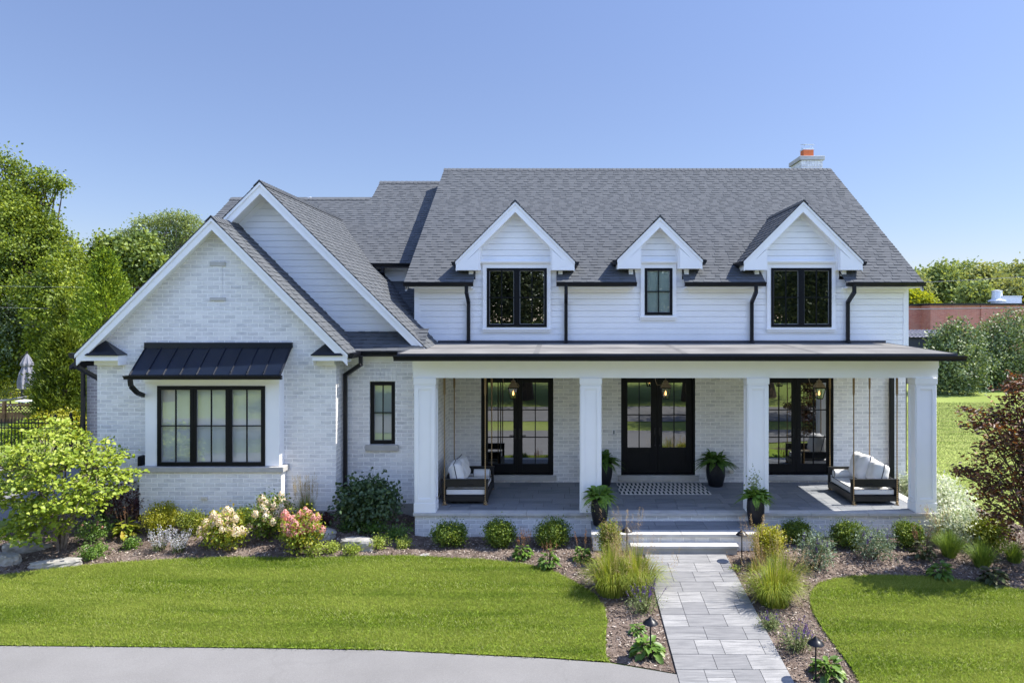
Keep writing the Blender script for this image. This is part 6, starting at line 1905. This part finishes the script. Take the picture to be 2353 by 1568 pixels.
# --- purple leaved tree at the right edge
def plum():
    Y = 13.3
    x, y, z = gp(2410, 1345)
    z = float(G(x, Y))
    t = thing('plum_tree', 'dark red purple leaved tree at the right picture edge', 'tree', (x, Y, z))
    spec = [(2330, 890, 40, 32, 0), (2350, 950, 70, 50, 0), (2290, 960, 50, 24, 0), (2255, 975, 45, 14, -.1), (2235, 945, 22, 10, 0), (2370, 1020, 90, 60, -.4), (2290, 1045, 55, 40, 0), (2245, 1085, 48, 14, 0), (2210, 1080, 22, 9, .1), (2320, 1110, 70, 40, -.3), (2265, 1130, 45, 22, .1),
            (2330, 1170, 50, 30, 0), (2290, 1180, 28, 16, 0), (2350, 1220, 40, 28, -.2), (2440, 960, 90, 80, 0), (2450, 1080, 100, 90, 0), (2420, 880, 70, 60, 0), (2330, 1010, 60, 40, .6), (2400, 1120, 80, 60, .8), (2440, 1190, 80, 50, .3)]
    s = Y / FPX
    lobes = [(*W_(u, v, Y + dy), ru * s, .42, rv * s) for u, v, ru, rv, dy in spec]
    P, d, k = lobes_sample(lobes, 930, .5)
    per = 9
    C = (P[:, None] + rng.normal(size=(len(P), per, 3)) * [.075, .075, .05]).reshape(-1, 3)
    n = len(C)
    N = unit(rng.normal(size=(n, 3)) * .7 + [0.1, -.2, .8]); a = rng.uniform(0, 6.28, n)
    D = unit(np.stack([np.cos(a) - .4, np.sin(a), rng.uniform(-.7, .6, n)], 1))
    L = .085 * rng.uniform(.7, 1.3, n)
    leaves('foliage', C, D, N, L, L * .42, LM['plum'], t, six=True)
    limbs(t, (x, Y, z - .05), (x - .1, Y, z + 2.9), .07, [l[:3] for l in lobes] + [tuple(p) for p in P[::9]], M['bark'], 'trunk', seed=9)
plum()

# --- planters with ferns
def planter(label, x, y, z, R, H, lit, seed, fl=.50, nf=70):
    t = thing('fern_planter', label, 'planter', (x, y, z), 'black planters with ferns on the porch')
    part(MB().lathe((x, y, z), [(R * .66, 0), (R * .74, .02), (R * .95, H * .38), (R, H * .6), (R * .93, H * .86), (R * .84, H), (R * .76, H), (R * .78, H * .9)], 32), 'pot', 'pot', t, smooth=True)
    part(MB().lathe((x, y, z + H * .9), [(R * .77, 0), (.001, .02)], 20), 'soil', 'soil', t)
    C, D, N, LL = [], [], [], []
    st = MB()
    for i in range(nf):
        a = rng.uniform(0, 6.283); L = fl * rng.uniform(.7, 1.15); el = rng.uniform(.25, 1.35)
        k = 20; T = np.linspace(.08, 1, k)
        hor = L * T * math.cos(el) * (1 + .2 * T); ver = L * T * math.sin(el) * 1.15 - L * .85 * T ** 2.3 * (.5 + math.cos(el) * .55)
        P = np.stack([x + math.cos(a) * (R * .3 + hor), y + math.sin(a) * (R * .3 + hor), z + H * .93 + ver], 1)
        st.tube([(x + math.cos(a) * R * .2, y + math.sin(a) * R * .2, z + H * .92)] + [tuple(p) for p in P[::4]], .003, 4, cap=False)
        tan = unit(np.gradient(P, axis=0)); sd = np.array([-math.sin(a), math.cos(a), 0.0])
        for sg in (-1, 1):
            C.append(P); D.append(unit(sg * sd + tan * .35 + [0, 0, -.15])); N.append(np.cross(np.broadcast_to(sd, P.shape), tan) * 1.0 + [0, 0, .2])
            LL.append(.085 * np.sin(np.clip(T * 1.05, 0, 1) * 2.75 + .3).clip(.12, 1))
    C, D, N, LL = np.concatenate(C), np.concatenate(D), np.concatenate(N), np.concatenate(LL)
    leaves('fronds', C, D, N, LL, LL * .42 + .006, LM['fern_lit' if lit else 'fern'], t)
    part(st, 'frond_stems', 'stemg', t)
    return t
planter('black planter with fern behind the second column left of the front door', 1.03, 17.82, ZF, .24, .62, False, 1)
planter('black planter with fern against the wall right of the front door', 3.84, 17.80, ZF, .24, .62, False, 2)
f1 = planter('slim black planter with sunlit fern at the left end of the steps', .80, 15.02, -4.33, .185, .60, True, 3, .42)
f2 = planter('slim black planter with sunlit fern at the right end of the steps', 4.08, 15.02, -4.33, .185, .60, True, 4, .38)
for f, (x, y), k in ((f1, (.68, 14.95), -.1), (f2, (4.06, 15.02), .28)):
    n = 240
    C = np.stack([x + rng.normal(size=n) * .07, y + rng.normal(size=n) * .05, -3.74 + k + rng.normal(size=n) * .13], 1)
    L = .04 * rng.uniform(.7, 1.3, n)
    leaves('trailing_leaves', C, rnd_dirs(n), rnd_dirs(n), L, L * .7, LM['sage'], f)

# --- path lights
def path_light(label, x, y):
    z = float(G(x, y)); t = thing('path_light', label, 'path light', (x, y, z), 'black path lights along the walkway')
    zh = z + .57
    part(MB().tube([(x, y, z - .1), (x, y, zh)], .012, 10).lathe((x, y, z), [(.03, 0), (.03, .02), (.012, .03)], 12), 'stake', 'black', t)
    part(MB().lathe((x, y, zh), [(.115, -.035), (.112, -.028), (.07, .015), (.035, .032), (.03, .05), (.012, .055), (.012, .07), (.0, .072)], 28, cap=False).lathe((x, y, zh), [(.11, -.033), (.02, -.01)], 28, cap=False), 'shade', 'black', t, smooth=True)
path_light('black path light at the front left of the walkway', 1.315, 10.566)
path_light('black path light beside the lowest step', 3.49, 13.83)
path_light('black path light at the front right of the walkway', 3.565, 10.02)
path_light('black path light half hidden by grass left of the steps', 1.28, 14.0)
